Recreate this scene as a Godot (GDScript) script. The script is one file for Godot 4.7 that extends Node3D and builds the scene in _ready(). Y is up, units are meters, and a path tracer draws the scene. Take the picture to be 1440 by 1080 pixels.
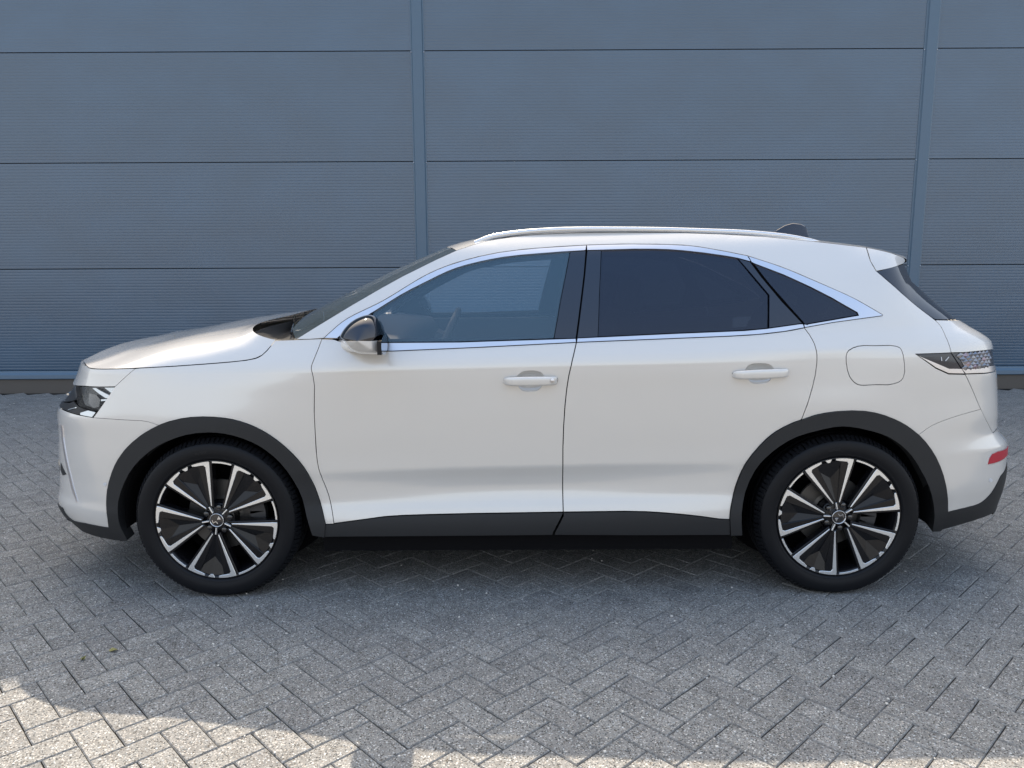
extends Node3D

var rng := RandomNumberGenerator.new()
var taken := {}
var shape := {}
var edge := {}
var M := {}

const CAR_AT := Vector3(0.067, 0, -4.165)
const WALL_Z := -8.75
const SUN_DIR := Vector3(0.19, -1.0, 0.925)
const PARAPET := 6.65

func _ready() -> void:
	rng.seed = 7
	var cam := Camera3D.new()
	cam.name = "camera"
	add_child(cam)
	cam.keep_aspect = Camera3D.KEEP_HEIGHT
	cam.fov = rad_to_deg(2.0 * atan(540.0 / 1082.0))
	cam.near = 0.05
	cam.far = 400.0
	cam.position = Vector3(0, 1.488, 0)
	cam.basis = Basis(Vector3.RIGHT, deg_to_rad(-9.17)) * Basis(Vector3.BACK, deg_to_rad(-0.28))
	cam.current = true

	var env := Environment.new()
	env.background_mode = Environment.BG_SKY
	var sky := ProceduralSkyMaterial.new()
	sky.sky_top_color = lin(.10, .169, .295)
	sky.sky_horizon_color = lin(.342, .355, .358)
	sky.sky_curve = 0.55
	sky.ground_horizon_color = lin(.2, .2, .19)
	sky.ground_bottom_color = lin(.16, .155, .15)
	sky.sun_angle_max = 62.0
	sky.sun_curve = 0.9
	env.sky = Sky.new()
	env.sky.sky_material = sky
	env.background_energy_multiplier = 2.0
	env.tonemap_mode = Environment.TONE_MAPPER_LINEAR
	env.tonemap_exposure = 2.0
	env.sdfgi_enabled = true
	env.ssao_enabled = true
	env.ssil_enabled = true
	var we := WorldEnvironment.new()
	we.name = "environment"
	we.environment = env
	add_child(we)

	var sun := DirectionalLight3D.new()
	sun.name = "sun"
	sun.light_energy = 1.2
	sun.light_color = Color(1.0, 0.935, 0.845)
	sun.light_angular_distance = 0.5
	sun.shadow_enabled = true
	add_child(sun)
	sun.look_at_from_position(Vector3.ZERO, SUN_DIR, Vector3.UP)

	materials()
	ground()
	building()
	flank_setup()
	outlines()
	car()
	litter()

# ---------------------------------------------------------------- small helpers
func numbered(called: String, parent: Node) -> String:
	var key := str(parent.get_instance_id()) + called
	var n: int = taken.get(key, 0)
	taken[key] = n + 1
	return called if n == 0 else "%s_%03d" % [called, n]

func put(called: String, mesh: Mesh, mat: Material, parent: Node = self) -> MeshInstance3D:
	var o := MeshInstance3D.new()
	o.name = numbered(called, parent)
	o.mesh = mesh
	o.material_override = mat
	parent.add_child(o, true)
	return o

func base(called: String, at := Vector3.ZERO, parent: Node = self) -> Node3D:
	var o := Node3D.new()
	o.name = numbered(called, parent)
	parent.add_child(o, true)
	o.position = at
	return o

func tag(o: Node, label := "", category := "", group := "", kind := "") -> void:
	if label: o.set_meta("label", label)
	if category: o.set_meta("category", category)
	if group: o.set_meta("group", group)
	if kind: o.set_meta("kind", kind)

func lin(r: float, g: float, b: float) -> Color:
	return Color(r, g, b).linear_to_srgb()

func paint(called: String, c: Color, rough := 0.5, metal := 0.0, coat := 0.0, spec := 0.5) -> StandardMaterial3D:
	var m := StandardMaterial3D.new()
	m.resource_name = called
	m.albedo_color = c
	m.roughness = rough
	m.metallic = metal
	m.metallic_specular = spec
	if coat > 0.0:
		m.clearcoat_enabled = true
		m.clearcoat = coat
		m.clearcoat_roughness = 0.03
	M[called] = m
	return m

func pane(called: String, c: Color, alpha: float) -> StandardMaterial3D:
	var m := paint(called, Color(c.r, c.g, c.b, alpha), 0.0)
	m.transparency = BaseMaterial3D.TRANSPARENCY_ALPHA
	return m

# ---------------------------------------------------------------- a mesh from triangles that face their normals
class Soup:
	var v := PackedVector3Array()
	var n := PackedVector3Array()
	var idx := PackedInt32Array()
	func vert(p: Vector3, q: Vector3) -> int:
		v.append(p)
		n.append(q)
		return v.size() - 1
	func tri(a: int, b: int, c: int) -> void:
		var f := (v[b] - v[a]).cross(v[c] - v[a])
		if f.dot(n[a] + n[b] + n[c]) > 0.0:
			idx.append_array([a, c, b])
		else:
			idx.append_array([a, b, c])
	func quad(a: int, b: int, c: int, d: int) -> void:
		tri(a, b, c)
		tri(a, c, d)
	func flat(p: Array, out: Vector3) -> void:   # a flat fan whose normal looks towards out
		var f: Vector3 = (p[1] - p[0]).cross(p[2] - p[0]).normalized()
		if f.dot(out) < 0.0: f = -f
		var k := []
		for q in p: k.append(vert(q, f))
		for i in range(1, p.size() - 1): tri(k[0], k[i], k[i + 1])
	func box(c: Vector3, h: Vector3, t := Basis.IDENTITY) -> void:
		for ax in 3:
			for s in [-1.0, 1.0]:
				var d := Vector3.ZERO
				d[ax] = s
				var e := Vector3.ZERO
				e[(ax + 1) % 3] = 1.0
				var g := Vector3.ZERO
				g[(ax + 2) % 3] = 1.0
				var o := []
				for k in [[-1, -1], [1, -1], [1, 1], [-1, 1]]:
					o.append(c + t * ((d + e * float(k[0]) + g * float(k[1])) * h))
				flat(o, t * d)
	func mesh(mirror := false) -> ArrayMesh:
		var a := []
		a.resize(Mesh.ARRAY_MAX)
		if mirror:
			var w := v.duplicate()
			var m := n.duplicate()
			var ix := idx.duplicate()
			for i in w.size():
				w[i].z = -w[i].z
				m[i].z = -m[i].z
			for i in range(0, ix.size(), 3):
				var t := ix[i]
				ix[i] = ix[i + 1]
				ix[i + 1] = t
			a[Mesh.ARRAY_VERTEX] = w
			a[Mesh.ARRAY_NORMAL] = m
			a[Mesh.ARRAY_INDEX] = ix
		else:
			a[Mesh.ARRAY_VERTEX] = v
			a[Mesh.ARRAY_NORMAL] = n
			a[Mesh.ARRAY_INDEX] = idx
		var r := ArrayMesh.new()
		r.add_surface_from_arrays(Mesh.PRIMITIVE_TRIANGLES, a)
		return r

func grid(rows: Array, out: Vector3, soup: Soup = null, closed := false) -> Soup:   # rows of points, smooth
	if soup == null: soup = Soup.new()
	var h := rows.size()
	var w: int = rows[0].size()
	var first := soup.v.size()
	for i in h:
		for j in w:
			var i0: int = maxi(i - 1, 0)
			var i1: int = mini(i + 1, h - 1)
			var j0: int = (j - 1 + w - 1) % (w - 1) if closed else maxi(j - 1, 0)
			var j1: int = (j + 1) % (w - 1) if closed else mini(j + 1, w - 1)
			if closed and j == w - 1:
				j0 = w - 2
				j1 = 1
			if closed and j == 0: j0 = w - 2
			var q: Vector3 = (rows[i1][j] - rows[i0][j]).cross(rows[i][j1] - rows[i][j0])
			if q.length() < 1e-12:
				var ii: int = i + 1 if i < h - 1 else i - 1
				q = (rows[mini(ii + 1, h - 1)][j] - rows[maxi(ii - 1, 0)][j]).cross(rows[ii][j1] - rows[ii][j0])
			q = q.normalized()
			soup.vert(rows[i][j], q)
	# one sign for the whole sheet
	var sum := 0.0
	for k in range(first, soup.v.size()): sum += soup.n[k].dot(out)
	if sum < 0.0:
		for k in range(first, soup.v.size()): soup.n[k] = -soup.n[k]
	for i in h - 1:
		for j in w - 1:
			var a := first + i * w + j
			soup.quad(a, a + 1, a + w + 1, a + w)
	return soup

func lathe(profile: Array, steps := 64, soup: Soup = null, sharp := false) -> Soup:   # (radius, z) pairs round the z axis
	if soup == null: soup = Soup.new()
	var first := soup.v.size()
	var segs := profile.size() - 1
	if sharp:
		for i in segs:
			var a: Vector2 = profile[i]
			var b: Vector2 = profile[i + 1]
			var nn := Vector2(b.y - a.y, -(b.x - a.x)).normalized()
			var f := soup.v.size()
			for k in steps + 1:
				var t := TAU * k / steps
				var c := Vector3(cos(t), sin(t), 0)
				for p in [a, b]: soup.vert(c * p.x + Vector3(0, 0, p.y), c * nn.x + Vector3(0, 0, nn.y))
			for k in steps: soup.quad(f + k * 2, f + k * 2 + 1, f + k * 2 + 3, f + k * 2 + 2)
		return soup
	for i in profile.size():
		var a: Vector2 = profile[maxi(i - 1, 0)]
		var b: Vector2 = profile[mini(i + 1, segs)]
		var nn := Vector2(b.y - a.y, -(b.x - a.x)).normalized()
		for k in steps + 1:
			var t := TAU * k / steps
			var c := Vector3(cos(t), sin(t), 0)
			soup.vert(c * profile[i].x + Vector3(0, 0, profile[i].y), c * nn.x + Vector3(0, 0, nn.y))
	for i in segs:
		for k in steps:
			var a := first + i * (steps + 1) + k
			soup.quad(a, a + 1, a + steps + 2, a + steps + 1)
	return soup

func plate(poly: PackedVector2Array, z0: float, z1: float, bevel := 0.0, soup: Soup = null) -> Soup:   # an outline with thickness, its face towards +z
	if soup == null: soup = Soup.new()
	var top := poly
	if bevel > 0.0:
		var ins := Geometry2D.offset_polygon(scaled(poly, 100.0), -bevel * 100.0, Geometry2D.JOIN_MITER)
		if ins.size() == 1 and ins[0].size() == poly.size():
			# match the corner order of the inset outline to the outline itself
			var cand: PackedVector2Array = scaled(ins[0], 0.01)
			if Geometry2D.is_polygon_clockwise(cand) != Geometry2D.is_polygon_clockwise(poly): cand.reverse()
			var s := 0
			for i in cand.size():
				if cand[i].distance_to(poly[0]) < cand[s].distance_to(poly[0]): s = i
			top = PackedVector2Array()
			for i in cand.size(): top.append(cand[(s + i) % cand.size()])
	var ids := []
	for p in top: ids.append(soup.vert(Vector3(p.x, p.y, z1), Vector3(0, 0, 1)))
	var t := Geometry2D.triangulate_polygon(top)
	for i in range(0, t.size(), 3): soup.tri(ids[t[i]], ids[t[i + 1]], ids[t[i + 2]])
	var mid := Vector2.ZERO
	for p in poly: mid += p / poly.size()
	var cw := Geometry2D.is_polygon_clockwise(poly)
	for i in poly.size():
		var j := (i + 1) % poly.size()
		var d := poly[j] - poly[i]
		var o := Vector2(d.y, -d.x).normalized() * (-1.0 if cw else 1.0)
		if bevel > 0.0 and top.size() == poly.size():
			soup.flat([Vector3(poly[i].x, poly[i].y, z1 - bevel), Vector3(poly[j].x, poly[j].y, z1 - bevel), Vector3(top[j].x, top[j].y, z1), Vector3(top[i].x, top[i].y, z1)], Vector3(o.x, o.y, 1))
		var zt := z1 - bevel
		soup.flat([Vector3(poly[i].x, poly[i].y, z0), Vector3(poly[j].x, poly[j].y, z0), Vector3(poly[j].x, poly[j].y, zt), Vector3(poly[i].x, poly[i].y, zt)], Vector3(o.x, o.y, 0))
	return soup

func scaled(p: PackedVector2Array, k: float) -> PackedVector2Array:
	var r := PackedVector2Array()
	for q in p: r.append(q * k)
	return r

func tube(path: Array, rx: float, ry: float, up := Vector3.UP, steps := 10, power := 1.0) -> Soup:   # a rounded bar along a path, its ends closed
	var rows := []
	for i in path.size():
		var d: Vector3 = (path[mini(i + 1, path.size() - 1)] - path[maxi(i - 1, 0)]).normalized()
		var s := d.cross(up).normalized()
		var u := s.cross(d).normalized()
		var k := 1.0
		var ring := []
		for j in steps + 1:
			var a := TAU * j / steps
			var cx := signf(cos(a)) * pow(absf(cos(a)), power)
			var cy := signf(sin(a)) * pow(absf(sin(a)), power)
			ring.append(path[i] + s * cx * rx * k + u * cy * ry * k)
		rows.append(ring)
	var soup := Soup.new()
	var h := rows.size()
	var w := steps + 1
	for i in h:
		for j in w:
			var c: Vector3 = path[i]
			var n0: Vector3 = rows[i][(j + 1) % steps] - rows[i][(j - 1 + steps) % steps]
			var d: Vector3 = (path[mini(i + 1, h - 1)] - path[maxi(i - 1, 0)]).normalized()
			var q := n0.cross(d).normalized()
			if q.dot(rows[i][j] - c) < 0.0: q = -q
			soup.vert(rows[i][j], q)
	for i in h - 1:
		for j in steps:
			var a := i * w + j
			soup.quad(a, a + 1, a + w + 1, a + w)
	for e in [0, h - 1]:
		var d: Vector3 = (path[1] - path[0]).normalized() * -1.0 if e == 0 else (path[h - 1] - path[h - 2]).normalized()
		soup.flat(rows[e].slice(0, steps), d)
	return soup

func spline(pts: Array, n := 10) -> Array:   # centripetal Catmull-Rom through 2D points
	var out := []
	var c := pts.size()
	for i in c - 1:
		var p1: Vector2 = pts[i]
		var p2: Vector2 = pts[i + 1]
		var p0: Vector2 = pts[i - 1] if i > 0 else p1 * 2.0 - p2
		var p3: Vector2 = pts[i + 2] if i + 2 < c else p2 * 2.0 - p1
		var t1 := sqrt(maxf(p0.distance_to(p1), 1e-9))
		var t2 := t1 + sqrt(maxf(p1.distance_to(p2), 1e-9))
		var t3 := t2 + sqrt(maxf(p2.distance_to(p3), 1e-9))
		for k in n:
			var t := lerpf(t1, t2, float(k) / n)
			var a1 := p0 * ((t1 - t) / t1) + p1 * (t / t1)
			var a2 := p1 * ((t2 - t) / (t2 - t1)) + p2 * ((t - t1) / (t2 - t1))
			var a3 := p2 * ((t3 - t) / (t3 - t2)) + p3 * ((t - t2) / (t3 - t2))
			var b1 := a1 * ((t2 - t) / t2) + a2 * (t / t2)
			var b2 := a2 * ((t3 - t) / (t3 - t1)) + a3 * ((t - t1) / (t3 - t1))
			out.append(b1 * ((t2 - t) / (t2 - t1)) + b2 * ((t - t1) / (t2 - t1)))
	out.append(pts[c - 1])
	return out

# ---------------------------------------------------------------- the car's flank as one curved surface: u runs round the car, v up it
var plan_u := PackedFloat32Array()
var plan_x := PackedFloat32Array()
var plan_z := PackedFloat32Array()
var U0 := 0.0
var U1 := 0.0
var row_v := PackedFloat32Array()
var lattice := []          # for each u step: the offsets of all rows
const STEP := 0.012
const KINKS := [0.595, 1.045]

func hermite(xs: PackedFloat32Array, ys: PackedFloat32Array, x: float, kinks := []) -> float:
	var n := xs.size()
	x = clampf(x, xs[0], xs[n - 1])
	var i := clampi(xs.bsearch(x, false) - 1, 0, n - 2)
	var h := xs[i + 1] - xs[i]
	var t := (x - xs[i]) / h
	var m := [0.0, 0.0]
	for e in 2:
		var k := i + e
		var kink := false
		for q in kinks:
			if absf(xs[k] - q) < 1e-4: kink = true
		if kink or k == 0 or k == n - 1:
			m[e] = (ys[i + 1] - ys[i]) / h
		else:
			var h0 := xs[k] - xs[k - 1]
			var h1 := xs[k + 1] - xs[k]
			m[e] = ((ys[k + 1] - ys[k]) / h1 * h0 + (ys[k] - ys[k - 1]) / h0 * h1) / (h0 + h1)
	return ys[i] * (1 + 2 * t) * (1 - t) * (1 - t) + m[0] * h * t * (1 - t) * (1 - t) + ys[i + 1] * t * t * (3 - 2 * t) + m[1] * h * t * t * (t - 1)

func flank_setup() -> void:
	var ctl := [Vector2(-2.33, 0), Vector2(-2.325, .25), Vector2(-2.295, .45), Vector2(-2.215, .62), Vector2(-2.05, .765), Vector2(-1.78, .862), Vector2(-1.4, .905), Vector2(-.9, .92), Vector2(-.3, .925), Vector2(.3, .926), Vector2(.9, .925), Vector2(1.37, .915), Vector2(1.72, .885), Vector2(1.98, .825), Vector2(2.165, .72), Vector2(2.265, .56), Vector2(2.305, .33), Vector2(2.315, 0)]
	var p := spline(ctl, 40)
	var acc := 0.0
	var zero := 0.0
	var bestx := 9.0
	for i in p.size():
		if i > 0: acc += p[i].distance_to(p[i - 1])
		plan_u.append(acc)
		plan_x.append(p[i].x)
		plan_z.append(p[i].y)
		if absf(p[i].x) < bestx:
			bestx = absf(p[i].x)
			zero = acc
	for i in plan_u.size(): plan_u[i] -= zero
	U0 = plan_u[0]
	U1 = plan_u[plan_u.size() - 1]
	var cols := PackedFloat32Array([U0, U0 + .35, U0 + .66, U0 + 1.0, -1.37, -.85, -.1, .75, 1.37, 1.72, U1 - .85, U1 - .58, U1 - .3, U1])
	var table := flank_table()
	for r in table: row_v.append(r[0])
	var u := U0
	while u <= U1 + STEP:
		var at := PackedFloat32Array()
		for r in table: at.append(hermite(cols, PackedFloat32Array(r.slice(1)), u))
		lattice.append(at)
		u += STEP

func plan(u: float) -> Vector2:
	u = clampf(u, U0, U1)
	var i := clampi(plan_u.bsearch(u, false) - 1, 0, plan_u.size() - 2)
	var t := (u - plan_u[i]) / (plan_u[i + 1] - plan_u[i])
	return Vector2(lerpf(plan_x[i], plan_x[i + 1], t), lerpf(plan_z[i], plan_z[i + 1], t))

func flank_point(u: float, v: float, lift := 0.0) -> Vector3:
	var e := .03
	var c := plan(u)
	var a := plan(u - e) if u - e >= U0 else plan(2 * U0 - (u - e)) * Vector2(1, -1)
	var b := plan(u + e) if u + e <= U1 else plan(2 * U1 - (u + e)) * Vector2(1, -1)
	var t := (b - a).normalized()
	var f := clampf((u - U0) / STEP, 0.0, lattice.size() - 1.001)
	var i := int(f)
	var o := lerpf(hermite(row_v, lattice[i], v, KINKS), hermite(row_v, lattice[i + 1], v, KINKS), f - i) + lift
	return Vector3(c.x - t.y * o, v + .02 * clampf(u, -1.9, 2.0), c.y + t.x * o)

func flank_normal(u: float, v: float) -> Vector3:
	var ua := maxf(u - .012, U0)
	var ub := minf(u + .012, U1)
	var du := flank_point(ub, v) - flank_point(ua, v)
	var dv := flank_point(u, v + .004) - flank_point(u, v - .004)
	var q := du.cross(dv).normalized()
	return q

func outline(called: String) -> PackedVector2Array:
	var r := PackedVector2Array()
	var a: Array = shape[called]
	for i in range(0, a.size(), 2): r.append(Vector2(a[i], a[i + 1]))
	return r

func curve(called: String) -> Array:
	var r := []
	var a: Array = edge[called]
	for i in range(0, a.size(), 2): r.append(Vector2(a[i], a[i + 1]))
	return r

func grown(p: PackedVector2Array, by: float) -> PackedVector2Array:
	var r := Geometry2D.offset_polygon(scaled(p, 100.0), by * 100.0, Geometry2D.JOIN_MITER)
	var best := PackedVector2Array()
	for q in r:
		if q.size() and (best.is_empty() or absf(box_area(q)) > absf(box_area(best))): best = q
	return scaled(best, 0.01) if best.size() else p

func box_area(p: PackedVector2Array) -> float:
	var a := 0.0
	for i in p.size(): a += p[i].cross(p[(i + 1) % p.size()])
	return a * .5

# A sheet of the flank: cells cut to the outline, a rolled-in edge round it. «bowl» sinks a recess.
func skin(poly: PackedVector2Array, holes := [], lift := 0.0, depth := 0.016, du := .024, dv := .0135, bowl := 0.0) -> Soup:
	var soup := Soup.new()
	var lo := poly[0]
	var hi := poly[0]
	for p in poly:
		lo = lo.min(p)
		hi = hi.max(p)
	var centre := (lo + hi) * .5
	var half := (hi - lo) * .5
	var vs := []
	var stops := [0.0, KINKS[0], KINKS[1], 2.0]
	for s in 3:
		var n := int(ceil((stops[s + 1] - stops[s]) / dv))
		for k in n:
			vs.append(lerpf(stops[s], stops[s + 1], float(k) / n))
	var rows := []
	for q in vs:
		if q > lo.y - dv * 1.6 and q < hi.y + dv * 1.6: rows.append(q)
	var nu := int(ceil((hi.x - lo.x) / du)) + 2
	var u0 := lo.x - du * .5
	var inside := {}
	var touched := {}
	var loops := [poly] + holes
	for lp in loops:
		for i in lp.size():
			var a: Vector2 = lp[i]
			var b: Vector2 = lp[(i + 1) % lp.size()]
			var n := int(a.distance_to(b) / .003) + 1
			for k in n + 1:
				var q := a.lerp(b, float(k) / n)
				var ci := int(floor((q.x - u0) / du))
				var cj := -1
				for j in rows.size() - 1:
					if q.y >= rows[j] and q.y < rows[j + 1]:
						cj = j
						break
				for e in [[0, 0], [1, 0], [-1, 0], [0, 1], [0, -1]]:
					var fx: float = (q.x - u0) / du - ci
					if e[0] == 1 and fx < .95: continue
					if e[0] == -1 and fx > .05: continue
					touched[Vector2i(ci + e[0], cj + e[1])] = true
	var big := scaled(poly, 1000.0)
	var cache := {}
	var lookup := func(p: Vector2) -> int:
		var key := Vector2i(roundi(p.x * 50000.0), roundi(p.y * 50000.0))
		if cache.has(key): return cache[key]
		var sink := 0.0
		if bowl > 0.0:
			var d := (p - centre) / half
			var r2 := clampf(pow(absf(d.x), 2.6) + pow(absf(d.y), 2.6), 0.0, 1.0)
			sink = bowl * (1.0 - r2 * r2)
		var nn := flank_normal(p.x, p.y)
		var q := flank_point(p.x, p.y, lift) - nn * sink
		if bowl > 0.0:
			var e := .002
			var f := func(w: Vector2) -> Vector3:
				var d := (w - centre) / half
				var r2 := clampf(pow(absf(d.x), 2.6) + pow(absf(d.y), 2.6), 0.0, 1.0)
				return flank_point(w.x, w.y, lift - bowl * (1.0 - r2 * r2))
			nn = (f.call(p + Vector2(e, 0)) - f.call(p - Vector2(e, 0))).cross(f.call(p + Vector2(0, e)) - f.call(p - Vector2(0, e))).normalized()
		var id := soup.vert(q, nn)
		cache[key] = id
		return id
	for j in rows.size() - 1:
		for i in nu:
			var a := Vector2(u0 + i * du, rows[j])
			var c := Vector2(u0 + (i + 1) * du, rows[j + 1])
			if touched.has(Vector2i(i, j)):
				var cell := PackedVector2Array([a * 1000.0, Vector2(c.x, a.y) * 1000.0, c * 1000.0, Vector2(a.x, c.y) * 1000.0])
				var bits: Array = Geometry2D.intersect_polygons(cell, big)
				for h in holes:
					var rest := []
					for b in bits: rest.append_array(Geometry2D.clip_polygons(b, scaled(h, 1000.0)))
					bits = rest
				for b in bits:
					var t := Geometry2D.triangulate_polygon(b)
					for k in range(0, t.size(), 3):
						soup.tri(lookup.call(b[t[k]] * .001), lookup.call(b[t[k + 1]] * .001), lookup.call(b[t[k + 2]] * .001))
			else:
				var mid := (a + c) * .5
				if not Geometry2D.is_point_in_polygon(mid, poly): continue
				var out := false
				for h in holes:
					if Geometry2D.is_point_in_polygon(mid, h): out = true
				if out: continue
				soup.quad(lookup.call(a), lookup.call(Vector2(c.x, a.y)), lookup.call(c), lookup.call(Vector2(a.x, c.y)))
	if depth > 0.0:
		for lp in loops:
			var pts := []
			for i in lp.size():
				var a: Vector2 = lp[i]
				var b: Vector2 = lp[(i + 1) % lp.size()]
				var n := int(a.distance_to(b) / .02) + 1
				for k in n: pts.append(a.lerp(b, float(k) / n))
			var c := pts.size()
			var inner_loop: bool = lp != poly
			for i in c:
				var a: Vector2 = pts[i]
				var b: Vector2 = pts[(i + 1) % c]
				var na := flank_normal(a.x, a.y)
				var nb := flank_normal(b.x, b.y)
				var pa := flank_point(a.x, a.y, lift)
				var pb := flank_point(b.x, b.y, lift)
				var side := (pb - pa).cross(na).normalized()
				var m := (a + b) * .5
				var probe := Vector2(b.y - a.y, -(b.x - a.x)).normalized() * .002
				var probe3 := flank_point(m.x + probe.x, m.y + probe.y, lift) - (pa + pb) * .5
				var is_in: bool = Geometry2D.is_point_in_polygon(m + probe, lp)
				if is_in != inner_loop: probe3 = -probe3
				if side.dot(probe3) < 0.0: side = -side
				soup.flat([pa, pb, pb - nb * depth, pa - na * depth], side)
	return soup

func both(called: String, soup: Soup, mat: Material, near: Node, far: Node) -> void:
	put(called, soup.mesh(), mat, near)
	if far: put(called, soup.mesh(true), mat, far)

func full(poly: PackedVector2Array) -> PackedVector2Array:
	return poly

func flank_table() -> Array:   # height, then the set-back from the plan outline at 14 stations from nose to tail
	return [
		[0.16, -0.1952, -0.1852, -0.1652, -0.1123, -0.06, -0.05, -0.05, -0.05, -0.06, -0.08, -0.1089, -0.1082, -0.1182, -0.1282],
		[0.24, -0.054, -0.054, -0.054, -0.0364, -0.014, -0.018, -0.018, -0.018, -0.014, -0.03, -0.0276, 0.0041, 0.0041, 0.0041],
		[0.3, -0.0142, -0.0142, -0.0142, -0.0117, -0.004, -0.008, -0.006, -0.008, -0.004, -0.012, -0.0033, 0.0179, 0.0179, 0.0179],
		[0.37, 0.018, 0.018, 0.017, 0.004, 0, -0.008, -0.007, -0.008, 0, -0.004, 0.0087, 0.0331, 0.0331, 0.0331],
		[0.41, 0.0188, 0.0188, 0.0188, 0.0066, 0.001, -0.016, -0.017, -0.016, 0.001, 0, 0.0142, 0.0377, 0.0377, 0.0377],
		[0.45, 0.0106, 0.0106, 0.0086, 0.003, 0.002, -0.026, -0.032, -0.026, 0.002, 0.002, 0.0164, 0.0399, 0.0399, 0.0399],
		[0.49, 0.0076, 0.0076, 0.0046, 0.0016, 0.003, -0.028, -0.041, -0.028, 0.003, 0.003, 0.0156, 0.0381, 0.0461, 0.0461],
		[0.54, 0.0029, 0.0029, -0.0001, -0, 0.003, -0.027, -0.037, -0.027, 0.004, 0.003, 0.0147, 0.0354, 0.0434, 0.0434],
		[0.595, 0.0017, 0.0017, -0.0013, -0.0005, 0.004, -0.02, -0.022, -0.02, 0.004, 0.004, 0.0134, 0.0333, 0.0453, 0.0453],
		[0.66, -0.0031, -0.0031, -0.0051, -0.0018, 0.007, -0.018, -0.019, -0.018, 0.004, 0.004, -0.0059, -0.0167, -0.0167, -0.0167],
		[0.74, -0.0089, -0.0089, -0.0109, -0.0051, 0.008, -0.013, -0.015, -0.013, 0.003, 0.003, -0.0072, -0.0293, -0.0393, -0.0443],
		[0.84, -0.0193, -0.0193, -0.0173, -0.0098, 0.006, -0.008, -0.009, -0.008, 0.003, 0, -0.0151, -0.0404, -0.0504, -0.0554],
		[0.93, -0.089, -0.084, -0.072, -0.0279, -0.006, -0.004, -0.005, -0.004, -0.003, -0.001, -0.0213, -0.0575, -0.0655, -0.0685],
		[1, -0.143, -0.138, -0.103, -0.041, -0.018, -0.001, -0.001, 0, -0.006, -0.003, -0.0325, -0.0838, -0.0898, -0.0918],
		[1.045, -0.1869, -0.1769, -0.1219, -0.0474, -0.03, -0.001, 0, 0, -0.008, -0.006, -0.0383, -0.0896, -0.0946, -0.0946],
		[1.075, -0.22, -0.21, -0.14, -0.06, -0.044, -0.012, -0.01, -0.01, -0.012, -0.018, -0.05, -0.1023, -0.1073, -0.1073],
		[1.11, -0.3, -0.28, -0.2, -0.094, -0.067, -0.031, -0.028, -0.028, -0.03, -0.038, -0.0878, -0.1796, -0.1996, -0.2096],
		[1.15, -0.4, -0.38, -0.28, -0.14, -0.097, -0.055, -0.051, -0.051, -0.054, -0.065, -0.158, -0.3458, -0.3858, -0.4058],
		[1.2, -0.52, -0.48, -0.38, -0.19, -0.12, -0.082, -0.077, -0.077, -0.08, -0.094, -0.2582, -0.5975, -0.6675, -0.6975],
		[1.32, -0.8, -0.75, -0.6, -0.34, -0.23, -0.158, -0.148, -0.148, -0.152, -0.172, -0.5511, -1.2731, -1.3631, -1.4031],
		[1.45, -1, -0.95, -0.78, -0.48, -0.35, -0.248, -0.236, -0.236, -0.24, -0.26, -0.6905, -1.5143, -1.6343, -1.6943],
		[1.56, -1.1, -1.05, -0.88, -0.6, -0.44, -0.335, -0.325, -0.325, -0.33, -0.345, -0.4, -0.55, -0.7, -0.78],
		[1.64, -1.15, -1.1, -0.95, -0.68, -0.53, -0.43, -0.42, -0.42, -0.425, -0.435, -0.48, -0.63, -0.8, -0.88],
	]

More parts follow.
